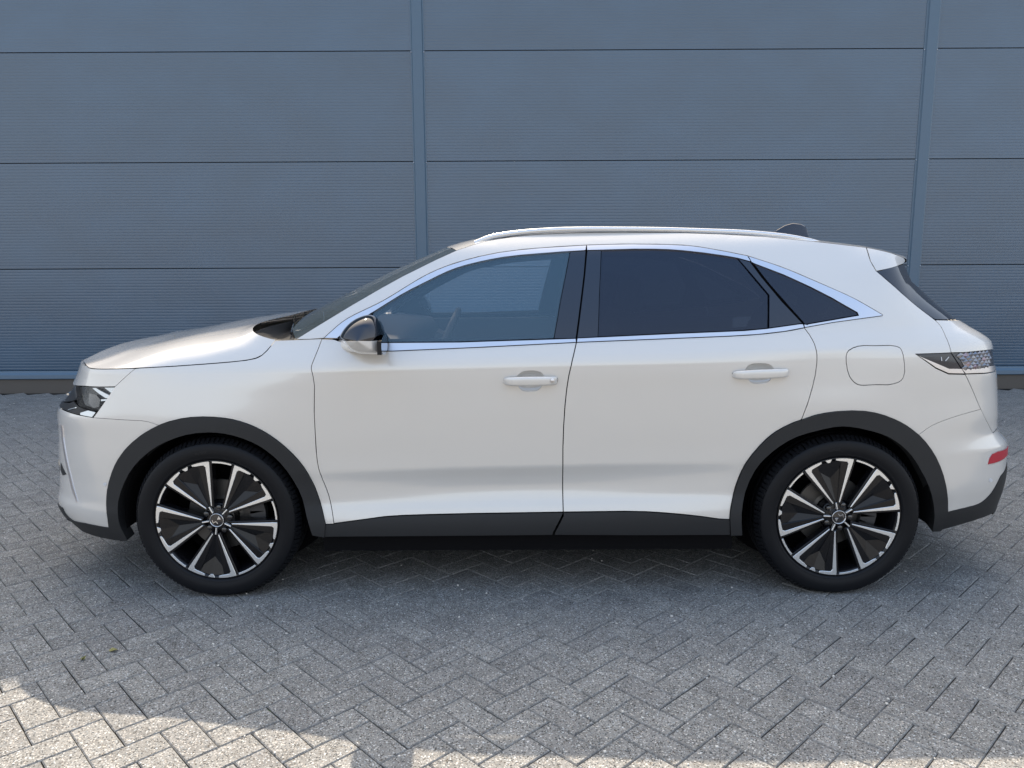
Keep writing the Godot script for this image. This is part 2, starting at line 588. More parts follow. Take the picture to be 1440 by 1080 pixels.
func outlines() -> void:   # panel outlines on the flank, in metres along and up it
	shape["fender"] = [-1.8226, 0.983, -1.7202, 1.0609, -1.6941, 1.0632, -1.5258, 1.0692, -1.3868, 1.0764, -1.2905, 1.0824, -1.2137, 1.0891, -1.1751, 1.0956, -1.1627, 1.0997, -1.1462, 1.1089, -1.1268, 1.1274, -1.0962, 1.1683, -0.8893, 1.1725, -0.901, 1.1318, -0.9221, 1.0679, -0.9241, 1.0548, -0.9168, 1.02, -0.9124, 0.98, -0.9198, 0.8667, -0.9212, 0.6886, -0.9187, 0.6383, -0.9138, 0.6042, -0.9008, 0.5561, -0.8853, 0.5093, -0.8781, 0.4831, -0.8627, 0.4114, -0.8551, 0.3602, -0.8916, 0.3594, -0.9041, 0.414, -0.9261, 0.4938, -0.9386, 0.5322, -0.9637, 0.5929, -0.9798, 0.6216, -0.999, 0.6501, -1.021, 0.6782, -1.053, 0.7135, -1.0875, 0.7457, -1.1154, 0.7679, -1.1444, 0.7879, -1.1742, 0.8048, -1.2052, 0.8193, -1.2372, 0.8312, -1.2704, 0.8407, -1.3054, 0.8474, -1.3532, 0.8526, -1.3993, 0.8545, -1.4552, 0.8526, -1.5001, 0.8468, -1.558, 0.8337, -1.6039, 0.8179, -1.6503, 0.832, -1.6819, 0.8367, -1.8877, 0.8414, -1.944, 0.8411, -1.9179, 0.8693]
	shape["bonnet_front_panel"] = [-1.7202, 1.0609, -1.7345, 1.0618, -1.9793, 1.0528, -2.0247, 1.0552, -2.0539, 1.0621, -2.3138, 1.062, -2.5338, 1.066, -2.9338, 1.067, -2.9338, 0.962, -2.3838, 0.96, -2.243, 0.9561, -2.0448, 0.9728, -1.8226, 0.983]
	shape["headlamp"] = [-2.2258, 0.9564, -2.0443, 0.9709, -1.9174, 0.9779, -1.8225, 0.9805, -1.9179, 0.8693, -1.9465, 0.8706, -2.0005, 0.8774, -2.0533, 0.8822, -2.0941, 0.9044, -2.1405, 0.9243]
	shape["lamp_lower_trim"] = [-2.0525, 0.8807, -1.9461, 0.8675, -1.9198, 0.8667, -1.9441, 0.8427, -2.1454, 0.8497, -2.23, 0.8522, -2.4638, 0.845, -2.4338, 0.862, -2.1612, 0.8866, -2.1272, 0.8979]
	shape["grille_panel"] = [-2.9338, 0.958, -2.3838, 0.956, -2.2296, 0.9527, -2.1422, 0.921, -2.1323, 0.902, -2.1775, 0.8894, -2.4338, 0.855, -2.4638, 0.84, -2.5538, 0.72, -2.6338, 0.6, -2.7338, 0.54, -2.9338, 0.53]
	shape["front_bumper"] = [-1.944, 0.8411, -1.8877, 0.8414, -1.6819, 0.8367, -1.6503, 0.832, -1.6039, 0.8179, -1.6387, 0.8019, -1.6619, 0.7895, -1.7068, 0.7612, -1.7373, 0.7378, -1.7565, 0.7211, -1.7837, 0.6942, -1.8005, 0.6752, -1.8159, 0.6554, -1.8367, 0.6234, -1.8489, 0.6012, -1.8647, 0.5678, -1.8729, 0.5472, -1.8817, 0.5186, -1.8904, 0.4705, -1.8921, 0.4491, -1.8897, 0.3902, -1.8912, 0.3647, -1.8948, 0.3387, -2.0443, 0.3432, -2.1269, 0.3374, -2.1535, 0.3382, -2.1762, 0.3438, -2.1918, 0.353, -2.2005, 0.3611, -2.2129, 0.3805, -2.2194, 0.3862, -2.6338, 0.36, -2.9338, 0.36, -2.9338, 0.528, -2.7338, 0.538, -2.6338, 0.598, -2.4738, 0.835, -2.2272, 0.8506, -2.1448, 0.8488]
	shape["front_lip"] = [-1.8948, 0.3387, -2.0443, 0.3432, -2.1371, 0.3372, -2.1659, 0.3404, -2.1847, 0.3481, -2.1953, 0.3555, -2.2005, 0.3611, -2.2129, 0.3805, -2.2194, 0.3862, -2.4338, 0.37, -2.6338, 0.358, -2.9338, 0.358, -2.9338, 0.255, -2.6338, 0.255, -2.3838, 0.262, -2.1986, 0.3335, -2.1103, 0.285, -1.9864, 0.2777, -1.8863, 0.2743, -1.8364, 0.2772, -1.8897, 0.3173]
	shape["bumper_intake"] = [-2.4338, 0.6, -2.3738, 0.585, -2.3338, 0.565, -2.4138, 0.5, -2.5338, 0.455, -2.9338, 0.45, -2.9338, 0.5, -2.6338, 0.515, -2.5138, 0.56]
	shape["front_door"] = [-0.8893, 1.1725, -0.901, 1.1318, -0.9221, 1.0679, -0.9241, 1.0548, -0.9168, 1.02, -0.9124, 0.98, -0.9201, 0.8558, -0.9207, 0.6706, -0.9181, 0.6322, -0.9138, 0.6042, -0.9008, 0.5561, -0.8853, 0.5093, -0.8781, 0.4831, -0.8627, 0.4114, -0.8551, 0.3602, -0.8501, 0.3623, -0.6308, 0.3867, -0.556, 0.39, -0.4372, 0.3915, -0.2368, 0.392, 0.1554, 0.3889, 0.1529, 0.6725, 0.1553, 0.7765, 0.1604, 0.8687, 0.1671, 0.9409, 0.175, 0.9962, 0.1892, 1.0596, 0.2097, 1.1336, -0.1804, 1.1237, -0.5544, 1.1172, -0.6275, 1.1167, -0.7365, 1.1192, -0.8019, 1.1579, -0.8341, 1.1695]
	shape["rear_door"] = [0.2097, 1.1336, 0.1892, 1.0596, 0.175, 0.9962, 0.1671, 0.9409, 0.1604, 0.8687, 0.1553, 0.7765, 0.1529, 0.6725, 0.1554, 0.3889, 0.4268, 0.3857, 0.5206, 0.3817, 0.59, 0.376, 0.6756, 0.3669, 0.7585, 0.3559, 0.8421, 0.3418, 0.8871, 0.3383, 0.8883, 0.3693, 0.8917, 0.3941, 0.9108, 0.481, 0.9233, 0.5233, 0.9344, 0.5545, 0.9468, 0.5829, 0.9558, 0.5995, 0.9764, 0.6302, 1.0053, 0.6669, 1.0311, 0.6953, 1.0521, 0.7146, 1.076, 0.732, 1.1035, 0.748, 1.145, 0.7679, 1.1741, 0.777, 1.1799, 0.7845, 1.2042, 0.8613, 1.2201, 0.9239, 1.2291, 0.972, 1.2335, 1.024, 1.2327, 1.0576, 1.2259, 1.1032, 1.2197, 1.1214, 1.2103, 1.1424, 1.1929, 1.1697, 1.1408, 1.1611, 1.093, 1.1555, 1.0197, 1.1492, 0.9507, 1.1455, 0.8629, 1.1431]
	shape["sill_cladding_front"] = [-0.8916, 0.3594, -0.8551, 0.3599, -0.8501, 0.3623, -0.6428, 0.3858, -0.5779, 0.3894, -0.5097, 0.3909, -0.2626, 0.3921, 0.1554, 0.3889, 0.1506, 0.3769, 0.1117, 0.3003, 0.1087, 0.2867, -0.8503, 0.3007, -0.904, 0.3001]
	shape["sill_cladding_rear"] = [0.1554, 0.3889, 0.4609, 0.3848, 0.5346, 0.3807, 0.632, 0.3719, 0.7585, 0.3559, 0.8421, 0.3418, 0.8871, 0.3383, 0.8933, 0.2655, 0.4954, 0.2742, 0.1165, 0.2865, 0.1195, 0.3001, 0.1568, 0.3752]
	shape["rear_body_side"] = [-0.9442, 1.1719, -1.0041, 1.172, -0.902, 1.2337, -0.7621, 1.3151, -0.641, 1.3824, -0.5532, 1.429, -0.4095, 1.4975, -0.317, 1.538, -0.2457, 1.5606, -0.2082, 1.5709, -0.1796, 1.577, -0.1304, 1.5849, -0.062, 1.5928, 0.0189, 1.5998, 0.0813, 1.6028, 0.1844, 1.6052, 0.2975, 1.6054, 0.4178, 1.6036, 0.6875, 1.5941, 0.8926, 1.5821, 1.0989, 1.5644, 1.3703, 1.5314, 1.563, 1.5041, 1.5568, 1.467, 1.5561, 1.4439, 1.5596, 1.4257, 1.5681, 1.4, 1.6075, 1.3609, 1.6715, 1.3024, 1.8225, 1.1802, 1.8351, 1.1644, 1.8411, 1.1527, 1.8421, 1.1404, 1.8392, 1.1092, 1.8425, 1.0444, 1.6667, 1.0474, 1.767, 0.9808, 1.8333, 0.9518, 1.9182, 0.9451, 1.9262, 0.9406, 1.9925, 0.8441, 2.0334, 0.7807, 1.9599, 0.7734, 1.9119, 0.767, 1.8694, 0.7589, 1.8238, 0.7479, 1.7924, 0.7386, 1.7647, 0.728, 1.7452, 0.7179, 1.7054, 0.6922, 1.6491, 0.7335, 1.6209, 0.7502, 1.5893, 0.7662, 1.5428, 0.7853, 1.496, 0.7997, 1.4521, 0.808, 1.3965, 0.8124, 1.3293, 0.8113, 1.2739, 0.8056, 1.2332, 0.7974, 1.1778, 0.7782, 1.2004, 0.8482, 1.2184, 0.9162, 1.2291, 0.972, 1.2335, 1.024, 1.2327, 1.0576, 1.2259, 1.1032, 1.2197, 1.1214, 1.2103, 1.1424, 1.1929, 1.1697, 1.3153, 1.1868, 1.5499, 1.2095, 1.5508, 1.2139, 1.4592, 1.2734, 1.403, 1.3054, 1.1962, 1.4031, 1.1291, 1.4322, 0.9947, 1.4814, 0.8902, 1.5055, 0.7791, 1.5275, 0.7116, 1.5363, 0.5945, 1.5433, 0.4336, 1.548, 0.2742, 1.5473, 0.1295, 1.5429, -0.0136, 1.5353, -0.1271, 1.5234, -0.2177, 1.5074, -0.283, 1.4922, -0.3289, 1.4793, -0.3873, 1.4593, -0.4332, 1.44, -0.4807, 1.4157, -0.5942, 1.3479, -0.6312, 1.3272, -0.6654, 1.3105, -0.7503, 1.2726, -0.7808, 1.257, -0.8049, 1.2417, -0.8236, 1.2273, -0.8817, 1.1753]
	shape["rear_bumper"] = [1.7054, 0.6922, 1.7452, 0.7179, 1.7647, 0.728, 1.7924, 0.7386, 1.8238, 0.7479, 1.8694, 0.7589, 1.9119, 0.767, 1.9599, 0.7734, 2.0334, 0.7807, 2.0751, 0.7291, 2.1318, 0.6761, 2.1474, 0.6597, 2.2, 0.665, 2.5, 0.66, 2.9577, 0.66, 2.9577, 0.5, 2.5, 0.5, 2.3, 0.49, 2.1966, 0.4572, 2.182, 0.4414, 2.1423, 0.3865, 2.1298, 0.3742, 2.1072, 0.3583, 2.0904, 0.3496, 2.0706, 0.3426, 2.0388, 0.337, 1.9578, 0.3311, 1.8862, 0.3234, 1.8752, 0.3791, 1.8571, 0.4429, 1.8404, 0.4924, 1.8224, 0.5338, 1.7996, 0.5762, 1.7737, 0.6157, 1.7438, 0.6525]
	shape["rear_lower_cladding"] = [1.8862, 0.3234, 1.9679, 0.3319, 2.0269, 0.3358, 2.0609, 0.3403, 2.0841, 0.3471, 2.1019, 0.3552, 2.117, 0.3646, 2.1333, 0.3772, 2.1503, 0.3967, 2.182, 0.4414, 2.1966, 0.4572, 2.3, 0.485, 2.5, 0.495, 2.9577, 0.495, 2.9577, 0.24, 2.6577, 0.24, 2.25, 0.25, 2.2357, 0.2663, 2.1229, 0.2591, 1.8923, 0.2272, 1.8696, 0.2705]
	shape["tailgate"] = [1.8249, 1.181, 2.0171, 1.1685, 2.25, 1.158, 2.7577, 1.163, 2.9577, 1.163, 2.9577, 0.665, 2.5, 0.665, 2.2, 0.67, 2.1474, 0.6597, 2.1318, 0.6761, 2.0814, 0.7225, 2.0581, 0.7486, 2.0334, 0.7807, 1.9925, 0.8441, 1.9606, 0.8907, 1.9222, 0.9467, 2.0571, 0.939, 2.1807, 0.9389, 2.4, 0.945, 2.7577, 0.945, 2.7577, 1.032, 2.2, 1.036, 2.0992, 1.0394, 1.9118, 1.0409, 1.8444, 1.0443, 1.8422, 1.0503, 1.8392, 1.1092, 1.8419, 1.1488, 1.837, 1.1616, 1.8288, 1.1722]
	shape["tail_lamp_side"] = [1.6682, 1.0467, 1.8426, 1.0432, 1.9201, 0.9469, 1.8332, 0.9534, 1.7669, 0.9824]
	shape["tail_lamp_gate"] = [1.8463, 1.0433, 1.9118, 1.0403, 2.0992, 1.0384, 2.2, 1.034, 2.7377, 1.03, 2.7377, 0.947, 2.4, 0.947, 2.1815, 0.9395, 2.0571, 0.9396, 1.9243, 0.9466]
	shape["spoiler_side"] = [1.5657, 1.5024, 1.6949, 1.4755, 1.7985, 1.4509, 1.8076, 1.4393, 1.7798, 1.4287, 1.57, 1.4006, 1.5578, 1.4439]
	shape["rear_blade"] = [1.5688, 1.3969, 1.6402, 1.4112, 1.777, 1.4256, 1.7853, 1.3461, 1.8618, 1.2987, 1.9886, 1.2302, 2.0166, 1.1711, 1.8281, 1.1823, 1.8036, 1.196, 1.7133, 1.2682, 1.6618, 1.3109, 1.579, 1.3888]
	shape["reflector"] = [2.089, 0.528, 2.0959, 0.5518, 2.1137, 0.5711, 2.1564, 0.577, 2.2453, 0.5734, 2.33, 0.572, 2.33, 0.535, 2.2539, 0.5364, 2.1289, 0.5279]
	shape["chrome_top_front"] = [-0.8817, 1.1753, -0.8236, 1.2273, -0.8049, 1.2417, -0.7808, 1.257, -0.7503, 1.2726, -0.6654, 1.3105, -0.6312, 1.3272, -0.5942, 1.3479, -0.4991, 1.4052, -0.4456, 1.4341, -0.3985, 1.455, -0.3533, 1.4714, -0.283, 1.4922, -0.2013, 1.5107, -0.1271, 1.5234, -0.0434, 1.5327, 0.0661, 1.5401, 0.2742, 1.5473, 0.2699, 1.5239, 0.2622, 1.5222, 0.1652, 1.5193, -0.0253, 1.5091, -0.1002, 1.5022, -0.1604, 1.4934, -0.209, 1.4845, -0.269, 1.4714, -0.3163, 1.4583, -0.3516, 1.4456, -0.3868, 1.4303, -0.5066, 1.3737, -0.5595, 1.3461, -0.7382, 1.2398, -0.7695, 1.2167, -0.8219, 1.1728]
	shape["chrome_top_rear"] = [0.2742, 1.5473, 0.3765, 1.5483, 0.4808, 1.5471, 0.6425, 1.5411, 0.7324, 1.5342, 0.7791, 1.5275, 0.8224, 1.5195, 0.9023, 1.5029, 0.9947, 1.4814, 1.0057, 1.455, 0.9997, 1.4555, 0.9473, 1.4715, 0.8993, 1.4816, 0.7947, 1.4992, 0.704, 1.5111, 0.6422, 1.5172, 0.5746, 1.5209, 0.488, 1.5232, 0.2733, 1.5226]
	shape["chrome_belt_front"] = [0.2097, 1.1336, -0.2236, 1.1229, -0.5751, 1.1169, -0.689, 1.118, -0.7365, 1.1192, -0.7391, 1.148, -0.5853, 1.1521, -0.2904, 1.1469, 0.2082, 1.1504]
	shape["chrome_belt_rear"] = [0.2097, 1.1336, 0.8629, 1.1431, 0.9883, 1.1472, 1.1046, 1.1567, 1.1929, 1.1697, 1.189, 1.1863, 1.1736, 1.1864, 1.0254, 1.1705, 0.9322, 1.1647, 0.6203, 1.1601, 0.2131, 1.1515]
	shape["chrome_quarter"] = [0.9947, 1.4814, 1.099, 1.4438, 1.1613, 1.4188, 1.3801, 1.3168, 1.4142, 1.2995, 1.4479, 1.2804, 1.5508, 1.2139, 1.5499, 1.2095, 1.3153, 1.1868, 1.2251, 1.1746, 1.1929, 1.1697, 1.1905, 1.1854, 1.2073, 1.1829, 1.2115, 1.185, 1.2476, 1.1899, 1.4406, 1.2145, 1.4383, 1.2258, 1.3379, 1.2898, 1.2482, 1.3395, 1.139, 1.394, 1.0167, 1.446, 1.0067, 1.4518]
	shape["front_glass"] = [-0.6744, 1.2764, -0.5828, 1.3327, -0.5169, 1.3686, -0.3751, 1.4356, -0.3397, 1.4502, -0.3046, 1.4619, -0.2571, 1.4742, -0.197, 1.4869, -0.1002, 1.5022, -0.0343, 1.5085, 0.1363, 1.5177, 0.1993, 1.5209, 0.151, 1.3247, 0.1139, 1.1506, -0.2904, 1.1469, -0.5994, 1.152, -0.646, 1.2073, -0.6763, 1.2197]
	shape["mirror_sail"] = [-0.8156, 1.1718, -0.8069, 1.1853, -0.7618, 1.2228, -0.7302, 1.245, -0.6835, 1.2715, -0.6793, 1.2183, -0.6481, 1.2062, -0.604, 1.1521, -0.7394, 1.1523]
	shape["pillar_cover_front"] = [0.1993, 1.5209, 0.151, 1.3247, 0.1139, 1.1506, 0.2082, 1.1499, 0.254, 1.4123, 0.2697, 1.5214]
	shape["pillar_cover_rear"] = [0.2752, 1.5212, 0.2587, 1.4122, 0.2134, 1.1509, 0.3032, 1.1534, 0.3183, 1.3307, 0.3394, 1.5235]
	shape["rear_glass"] = [0.3394, 1.5235, 0.5186, 1.5225, 0.6019, 1.5197, 0.6547, 1.5161, 0.7161, 1.5097, 0.8049, 1.4976, 0.8993, 1.4816, 0.9473, 1.4715, 1, 1.3894, 1.0567, 1.3075, 1.0356, 1.1714, 1.0064, 1.169, 0.8996, 1.1638, 0.6203, 1.1601, 0.3032, 1.1534, 0.3204, 1.3519]
	shape["rear_door_corner"] = [0.9497, 1.4705, 1.0022, 1.4535, 1.0404, 1.3853, 1.112, 1.2807, 1.1877, 1.1881, 1.0403, 1.1719, 1.049, 1.2347, 1.0613, 1.3089]
	shape["quarter_glass"] = [1.0167, 1.446, 1.1222, 1.4016, 1.185, 1.3718, 1.2959, 1.3139, 1.3639, 1.2739, 1.4383, 1.2258, 1.4406, 1.2145, 1.3932, 1.2085, 1.1995, 1.1834, 1.1391, 1.2622, 1.0767, 1.3476, 1.0488, 1.3905]
	shape["daylight_frame"] = [-0.8343, 1.1716, -0.8144, 1.179, -0.7618, 1.2228, -0.7221, 1.25, -0.5595, 1.3461, -0.486, 1.3836, -0.3751, 1.4356, -0.3279, 1.4545, -0.2928, 1.4653, -0.2571, 1.4742, -0.1604, 1.4934, -0.1002, 1.5022, -0.052, 1.5072, 0.1855, 1.5203, 0.3316, 1.5234, 0.5042, 1.5229, 0.6154, 1.519, 0.7161, 1.5097, 0.8451, 1.4911, 0.916, 1.4785, 0.9597, 1.4682, 1.0054, 1.4538, 1.0167, 1.446, 1.1478, 1.3899, 1.2482, 1.3395, 1.3379, 1.2898, 1.4383, 1.2258, 1.4406, 1.2145, 1.1995, 1.1834, 1.1893, 1.1881, 1.0493, 1.1727, 0.9617, 1.1661, 0.8885, 1.1636, 0.5095, 1.1579, 0.2131, 1.1515, 0.2082, 1.1504, 0.0723, 1.1504, -0.2713, 1.1469, -0.427, 1.1487, -0.6163, 1.1527]
	shape["fuel_flap"] = [1.4138, 1.0876, 1.4418, 1.0897, 1.4871, 1.0874, 1.5557, 1.0866, 1.5839, 1.0816, 1.5953, 1.0768, 1.5997, 1.0729, 1.6035, 1.0666, 1.606, 1.0586, 1.6163, 1.0089, 1.6191, 0.9763, 1.6176, 0.9597, 1.613, 0.9449, 1.6088, 0.9388, 1.602, 0.9333, 1.5934, 0.9289, 1.5729, 0.9229, 1.5488, 0.9195, 1.4897, 0.9221, 1.4437, 0.921, 1.4294, 0.922, 1.417, 0.925, 1.409, 0.9288, 1.3954, 0.9391, 1.3842, 0.9524, 1.3782, 0.9624, 1.3686, 0.9864, 1.3611, 1.0226, 1.3599, 1.0462, 1.3616, 1.0568, 1.3656, 1.0656, 1.3721, 1.0723, 1.3914, 1.0817]
	shape["front_handle_recess"] = [-0.0517, 0.9904, -0.0483, 0.9977, -0.0424, 1.0048, -0.0274, 1.016, -0.0186, 1.0196, -0.0087, 1.0218, 0.0119, 1.0233, 0.0343, 1.0217, 0.0452, 1.0193, 0.0543, 1.0155, 0.0604, 1.0112, 0.07, 0.9999, 0.0725, 0.9935, 0.0726, 0.9855, 0.0705, 0.9766, 0.0635, 0.9596, 0.0533, 0.9425, 0.0484, 0.9382, 0.0407, 0.9344, 0.0314, 0.9318, 0.0119, 0.9298, -0.0073, 0.9311, -0.0165, 0.9334, -0.0246, 0.9369, -0.0307, 0.9416, -0.0405, 0.954, -0.0505, 0.9756, -0.0522, 0.9833]
	shape["rear_handle_recess"] = [0.9232, 0.9996, 0.925, 1.0067, 0.9342, 1.0201, 0.9404, 1.025, 0.9493, 1.0283, 0.9601, 1.0298, 0.9829, 1.0299, 1.0161, 1.0271, 1.0258, 1.0241, 1.04, 1.0162, 1.0457, 1.0111, 1.0495, 1.0051, 1.0508, 0.9969, 1.0496, 0.9871, 1.0437, 0.9685, 1.0368, 0.9557, 1.0322, 0.9503, 1.0266, 0.9459, 1.0182, 0.9424, 1.0081, 0.9403, 0.9873, 0.9393, 0.9694, 0.9408, 0.9609, 0.9429, 0.9534, 0.9464, 0.9423, 0.9576, 0.9263, 0.9856, 0.9238, 0.9928]
	shape["arch_cladding_front"] = [-0.8977, 0.3, -0.8916, 0.3594, -0.9041, 0.414, -0.9352, 0.5227, -0.9546, 0.5728, -0.9742, 0.6122, -0.999, 0.6501, -1.0367, 0.6962, -1.0786, 0.7379, -1.1154, 0.7679, -1.1543, 0.7939, -1.1947, 0.8147, -1.2372, 0.8312, -1.2819, 0.8432, -1.3412, 0.8516, -1.3993, 0.8545, -1.4329, 0.854, -1.4663, 0.8516, -1.5232, 0.8423, -1.5811, 0.8265, -1.627, 0.8076, -1.6619, 0.7895, -1.6847, 0.7759, -1.7273, 0.7458, -1.7565, 0.7211, -1.7749, 0.7034, -1.8084, 0.6655, -1.8301, 0.6344, -1.8489, 0.6012, -1.8692, 0.5569, -1.8817, 0.5186, -1.8876, 0.49, -1.8914, 0.4604, -1.8921, 0.4491, -1.8897, 0.3902, -1.8912, 0.3647, -1.8948, 0.3387, -1.8827, 0.3142, -1.8495, 0.2741, -1.816, 0.2789, -1.8095, 0.2869, -1.8155, 0.3116, -1.8273, 0.3515, -1.8307, 0.3765, -1.8302, 0.4376, -1.8245, 0.4708, -1.8101, 0.5106, -1.7888, 0.5528, -1.7596, 0.5988, -1.7307, 0.6336, -1.6958, 0.6673, -1.6487, 0.7039, -1.6099, 0.7274, -1.5694, 0.7468, -1.5179, 0.766, -1.4757, 0.7773, -1.4328, 0.7845, -1.3767, 0.7875, -1.3438, 0.7861, -1.303, 0.7803, -1.264, 0.7705, -1.2269, 0.7573, -1.1916, 0.741, -1.1582, 0.7211, -1.1341, 0.703, -1.1033, 0.6747, -1.0756, 0.6438, -1.0483, 0.6049, -1.03, 0.572, -1.0048, 0.5185, -0.9909, 0.4786, -0.9752, 0.4074, -0.9506, 0.3113]
	shape["arch_cladding_rear"] = [0.8951, 0.2637, 0.8871, 0.3383, 0.8883, 0.3693, 0.8968, 0.4216, 0.9137, 0.4915, 0.9344, 0.5545, 0.9511, 0.5914, 0.9764, 0.6302, 1.0116, 0.6742, 1.0379, 0.702, 1.0675, 0.7263, 1.1035, 0.748, 1.1487, 0.7695, 1.1838, 0.7801, 1.2253, 0.795, 1.2496, 0.8014, 1.315, 0.8102, 1.3717, 0.8128, 1.4301, 0.8105, 1.4739, 0.8045, 1.5192, 0.7932, 1.5663, 0.7763, 1.6112, 0.7554, 1.6582, 0.7275, 1.7019, 0.694, 1.7357, 0.6613, 1.7666, 0.625, 1.7933, 0.5865, 1.8172, 0.5445, 1.8364, 0.5022, 1.8541, 0.4528, 1.8752, 0.3791, 1.8862, 0.3234, 1.8938, 0.2677, 1.8929, 0.2226, 1.843, 0.2254, 1.8377, 0.2363, 1.831, 0.2559, 1.8179, 0.3193, 1.8067, 0.3633, 1.7903, 0.4092, 1.7721, 0.4513, 1.7448, 0.5007, 1.7026, 0.5657, 1.6755, 0.6006, 1.6434, 0.633, 1.6158, 0.656, 1.5868, 0.6765, 1.5573, 0.6936, 1.5266, 0.707, 1.4843, 0.721, 1.4301, 0.7354, 1.3853, 0.7439, 1.3522, 0.7466, 1.3195, 0.745, 1.2764, 0.7378, 1.2055, 0.7214, 1.158, 0.7057, 1.1219, 0.6876, 1.0876, 0.6651, 1.0563, 0.6398, 1.0279, 0.6124, 1.0088, 0.5898, 0.9877, 0.5559, 0.9667, 0.5084, 0.9523, 0.4624, 0.9415, 0.4121, 0.9366, 0.3678, 0.9379, 0.3246, 0.9452, 0.2643]
	shape["lamp_bar_a"] = [-1.9889, 0.9652, -1.9614, 0.9682, -1.8702, 0.9413, -1.8737, 0.9288, -1.8908, 0.9281]
	shape["lamp_bar_b"] = [-1.9147, 0.9215, -1.8723, 0.9254, -1.8794, 0.9177, -1.9139, 0.9142]
	shape["lamp_bar_c"] = [-1.9122, 0.9714, -1.8385, 0.9748, -1.86, 0.9478]
	shape["lamp_module"] = [-2.0137, 0.9397, -1.957, 0.938, -1.9257, 0.9184, -1.9308, 0.8871, -1.9662, 0.8785, -2.0065, 0.897]
	shape["lamp_glint"] = [-2.1501, 0.8601, -2.0732, 0.8773, -2.0685, 0.8749, -2.1434, 0.8574]
	shape["lamp_wedge"] = [-2.0295, 0.8481, -2.0315, 0.8563, -1.979, 0.8707, -1.9306, 0.866, -1.9506, 0.8438]
	shape["tail_bar_side"] = [1.6798, 1.0387, 1.8337, 0.9753, 1.9009, 0.9706, 1.9179, 0.9501, 1.833, 0.9568, 1.7685, 0.9845, 1.711, 1.0211]
	shape["tail_bar_gate"] = [1.9049, 0.9697, 2.0092, 0.9631, 2.0982, 0.9679, 2.1864, 0.9632, 2.1946, 0.9407, 2.0572, 0.9427, 1.9254, 0.9496]
	shape["tail_lens"] = [1.8774, 1.0353, 2.1068, 1.0351, 2.1311, 1.0031, 2.0921, 0.9746, 2.0093, 0.9671, 1.9233, 0.9721]
	shape["tail_mark_a"] = [1.7898, 1.0288, 1.7941, 1.0286, 1.7975, 1.0115, 1.7925, 1.0118]
	shape["tail_mark_b"] = [1.8119, 1.0123, 1.8298, 1.0282, 1.8336, 1.0255, 1.8157, 1.009]
	shape["drl_strip"] = [-2.2268, 0.7767, -2.2008, 0.7805, -2.1991, 0.7237, -2.1157, 0.5127, -2.079, 0.4423, -2.0896, 0.4391, -2.1359, 0.5094, -2.2211, 0.7169]
	shape["air_slot"] = [-2.2545, 0.5926, -2.1835, 0.5514, -2.237, 0.536, -2.2772, 0.5569]
	shape["sensor_front"] = [-1.89, 0.5426, -1.8936, 0.5363, -1.9012, 0.5333, -1.9085, 0.5351, -1.911, 0.541, -1.9073, 0.5473, -1.8996, 0.5505, -1.8924, 0.5484]
	shape["sensor_rear"] = [2.1303, 0.4464, 2.1279, 0.4401, 2.1196, 0.4385, 2.1103, 0.4426, 2.1072, 0.4461, 2.1056, 0.4499, 2.108, 0.4562, 2.1162, 0.4578, 2.1253, 0.4538]
	edge["rw_edge"] = [1.785, 1.4254, 1.7808, 1.3872, 1.7831, 1.3501, 1.8156, 1.3229, 1.8525, 1.3038, 1.8855, 1.2857, 1.9276, 1.2649, 1.9849, 1.2426, 2.0352, 1.2334, 1.9797, 1.2308, 2.0009, 1.1995, 2.0196, 1.1689, 2.0196, 1.1689]
	edge["sp_edge"] = [1.563, 1.5041, 1.5996, 1.4966, 1.6378, 1.4889, 1.6722, 1.4822, 1.7152, 1.4726, 1.7566, 1.462, 1.7928, 1.4535, 1.8078, 1.4507]
	edge["a_edge"] = [-1.004, 1.1714, -0.9712, 1.1916, -0.9389, 1.2115, -0.9082, 1.23, -0.8741, 1.2501, -0.836, 1.2724, -0.7926, 1.2976, -0.7621, 1.3151, -0.7315, 1.3324, -0.6965, 1.3519, -0.6596, 1.3722, -0.6224, 1.3925, -0.5864, 1.4117, -0.5532, 1.429, -0.5194, 1.4459, -0.4778, 1.4656, -0.4403, 1.4832, -0.4021, 1.5009, -0.3675, 1.5165, -0.3338, 1.5309, -0.317, 1.538]
	edge["roof_edge"] = [-0.317, 1.538, -0.2814, 1.5492, -0.2457, 1.5606, -0.2082, 1.5709, -0.1636, 1.5798, -0.1134, 1.5871, -0.062, 1.5928, -0.0122, 1.5975, 0.0342, 1.6007, 0.0813, 1.6028, 0.133, 1.6043, 0.1844, 1.6052, 0.2395, 1.6056, 0.2975, 1.6054, 0.3571, 1.6047, 0.4178, 1.6036, 0.454, 1.6028, 0.4914, 1.6017, 0.5299, 1.6005, 0.5691, 1.5991, 0.6087, 1.5976, 0.6483, 1.5959, 0.6875, 1.5941, 0.7261, 1.5922, 0.7638, 1.5902, 0.8001, 1.5881, 0.862, 1.5842, 0.9224, 1.5799, 0.9797, 1.5754, 1.0337, 1.5707, 1.0831, 1.566, 1.1282, 1.5612, 1.1686, 1.5563, 1.2085, 1.5512, 1.2511, 1.546, 1.2941, 1.5408, 1.3391, 1.5353, 1.3886, 1.5289, 1.4257, 1.5237, 1.464, 1.5182, 1.5032, 1.5125, 1.5429, 1.5069, 1.563, 1.5041]
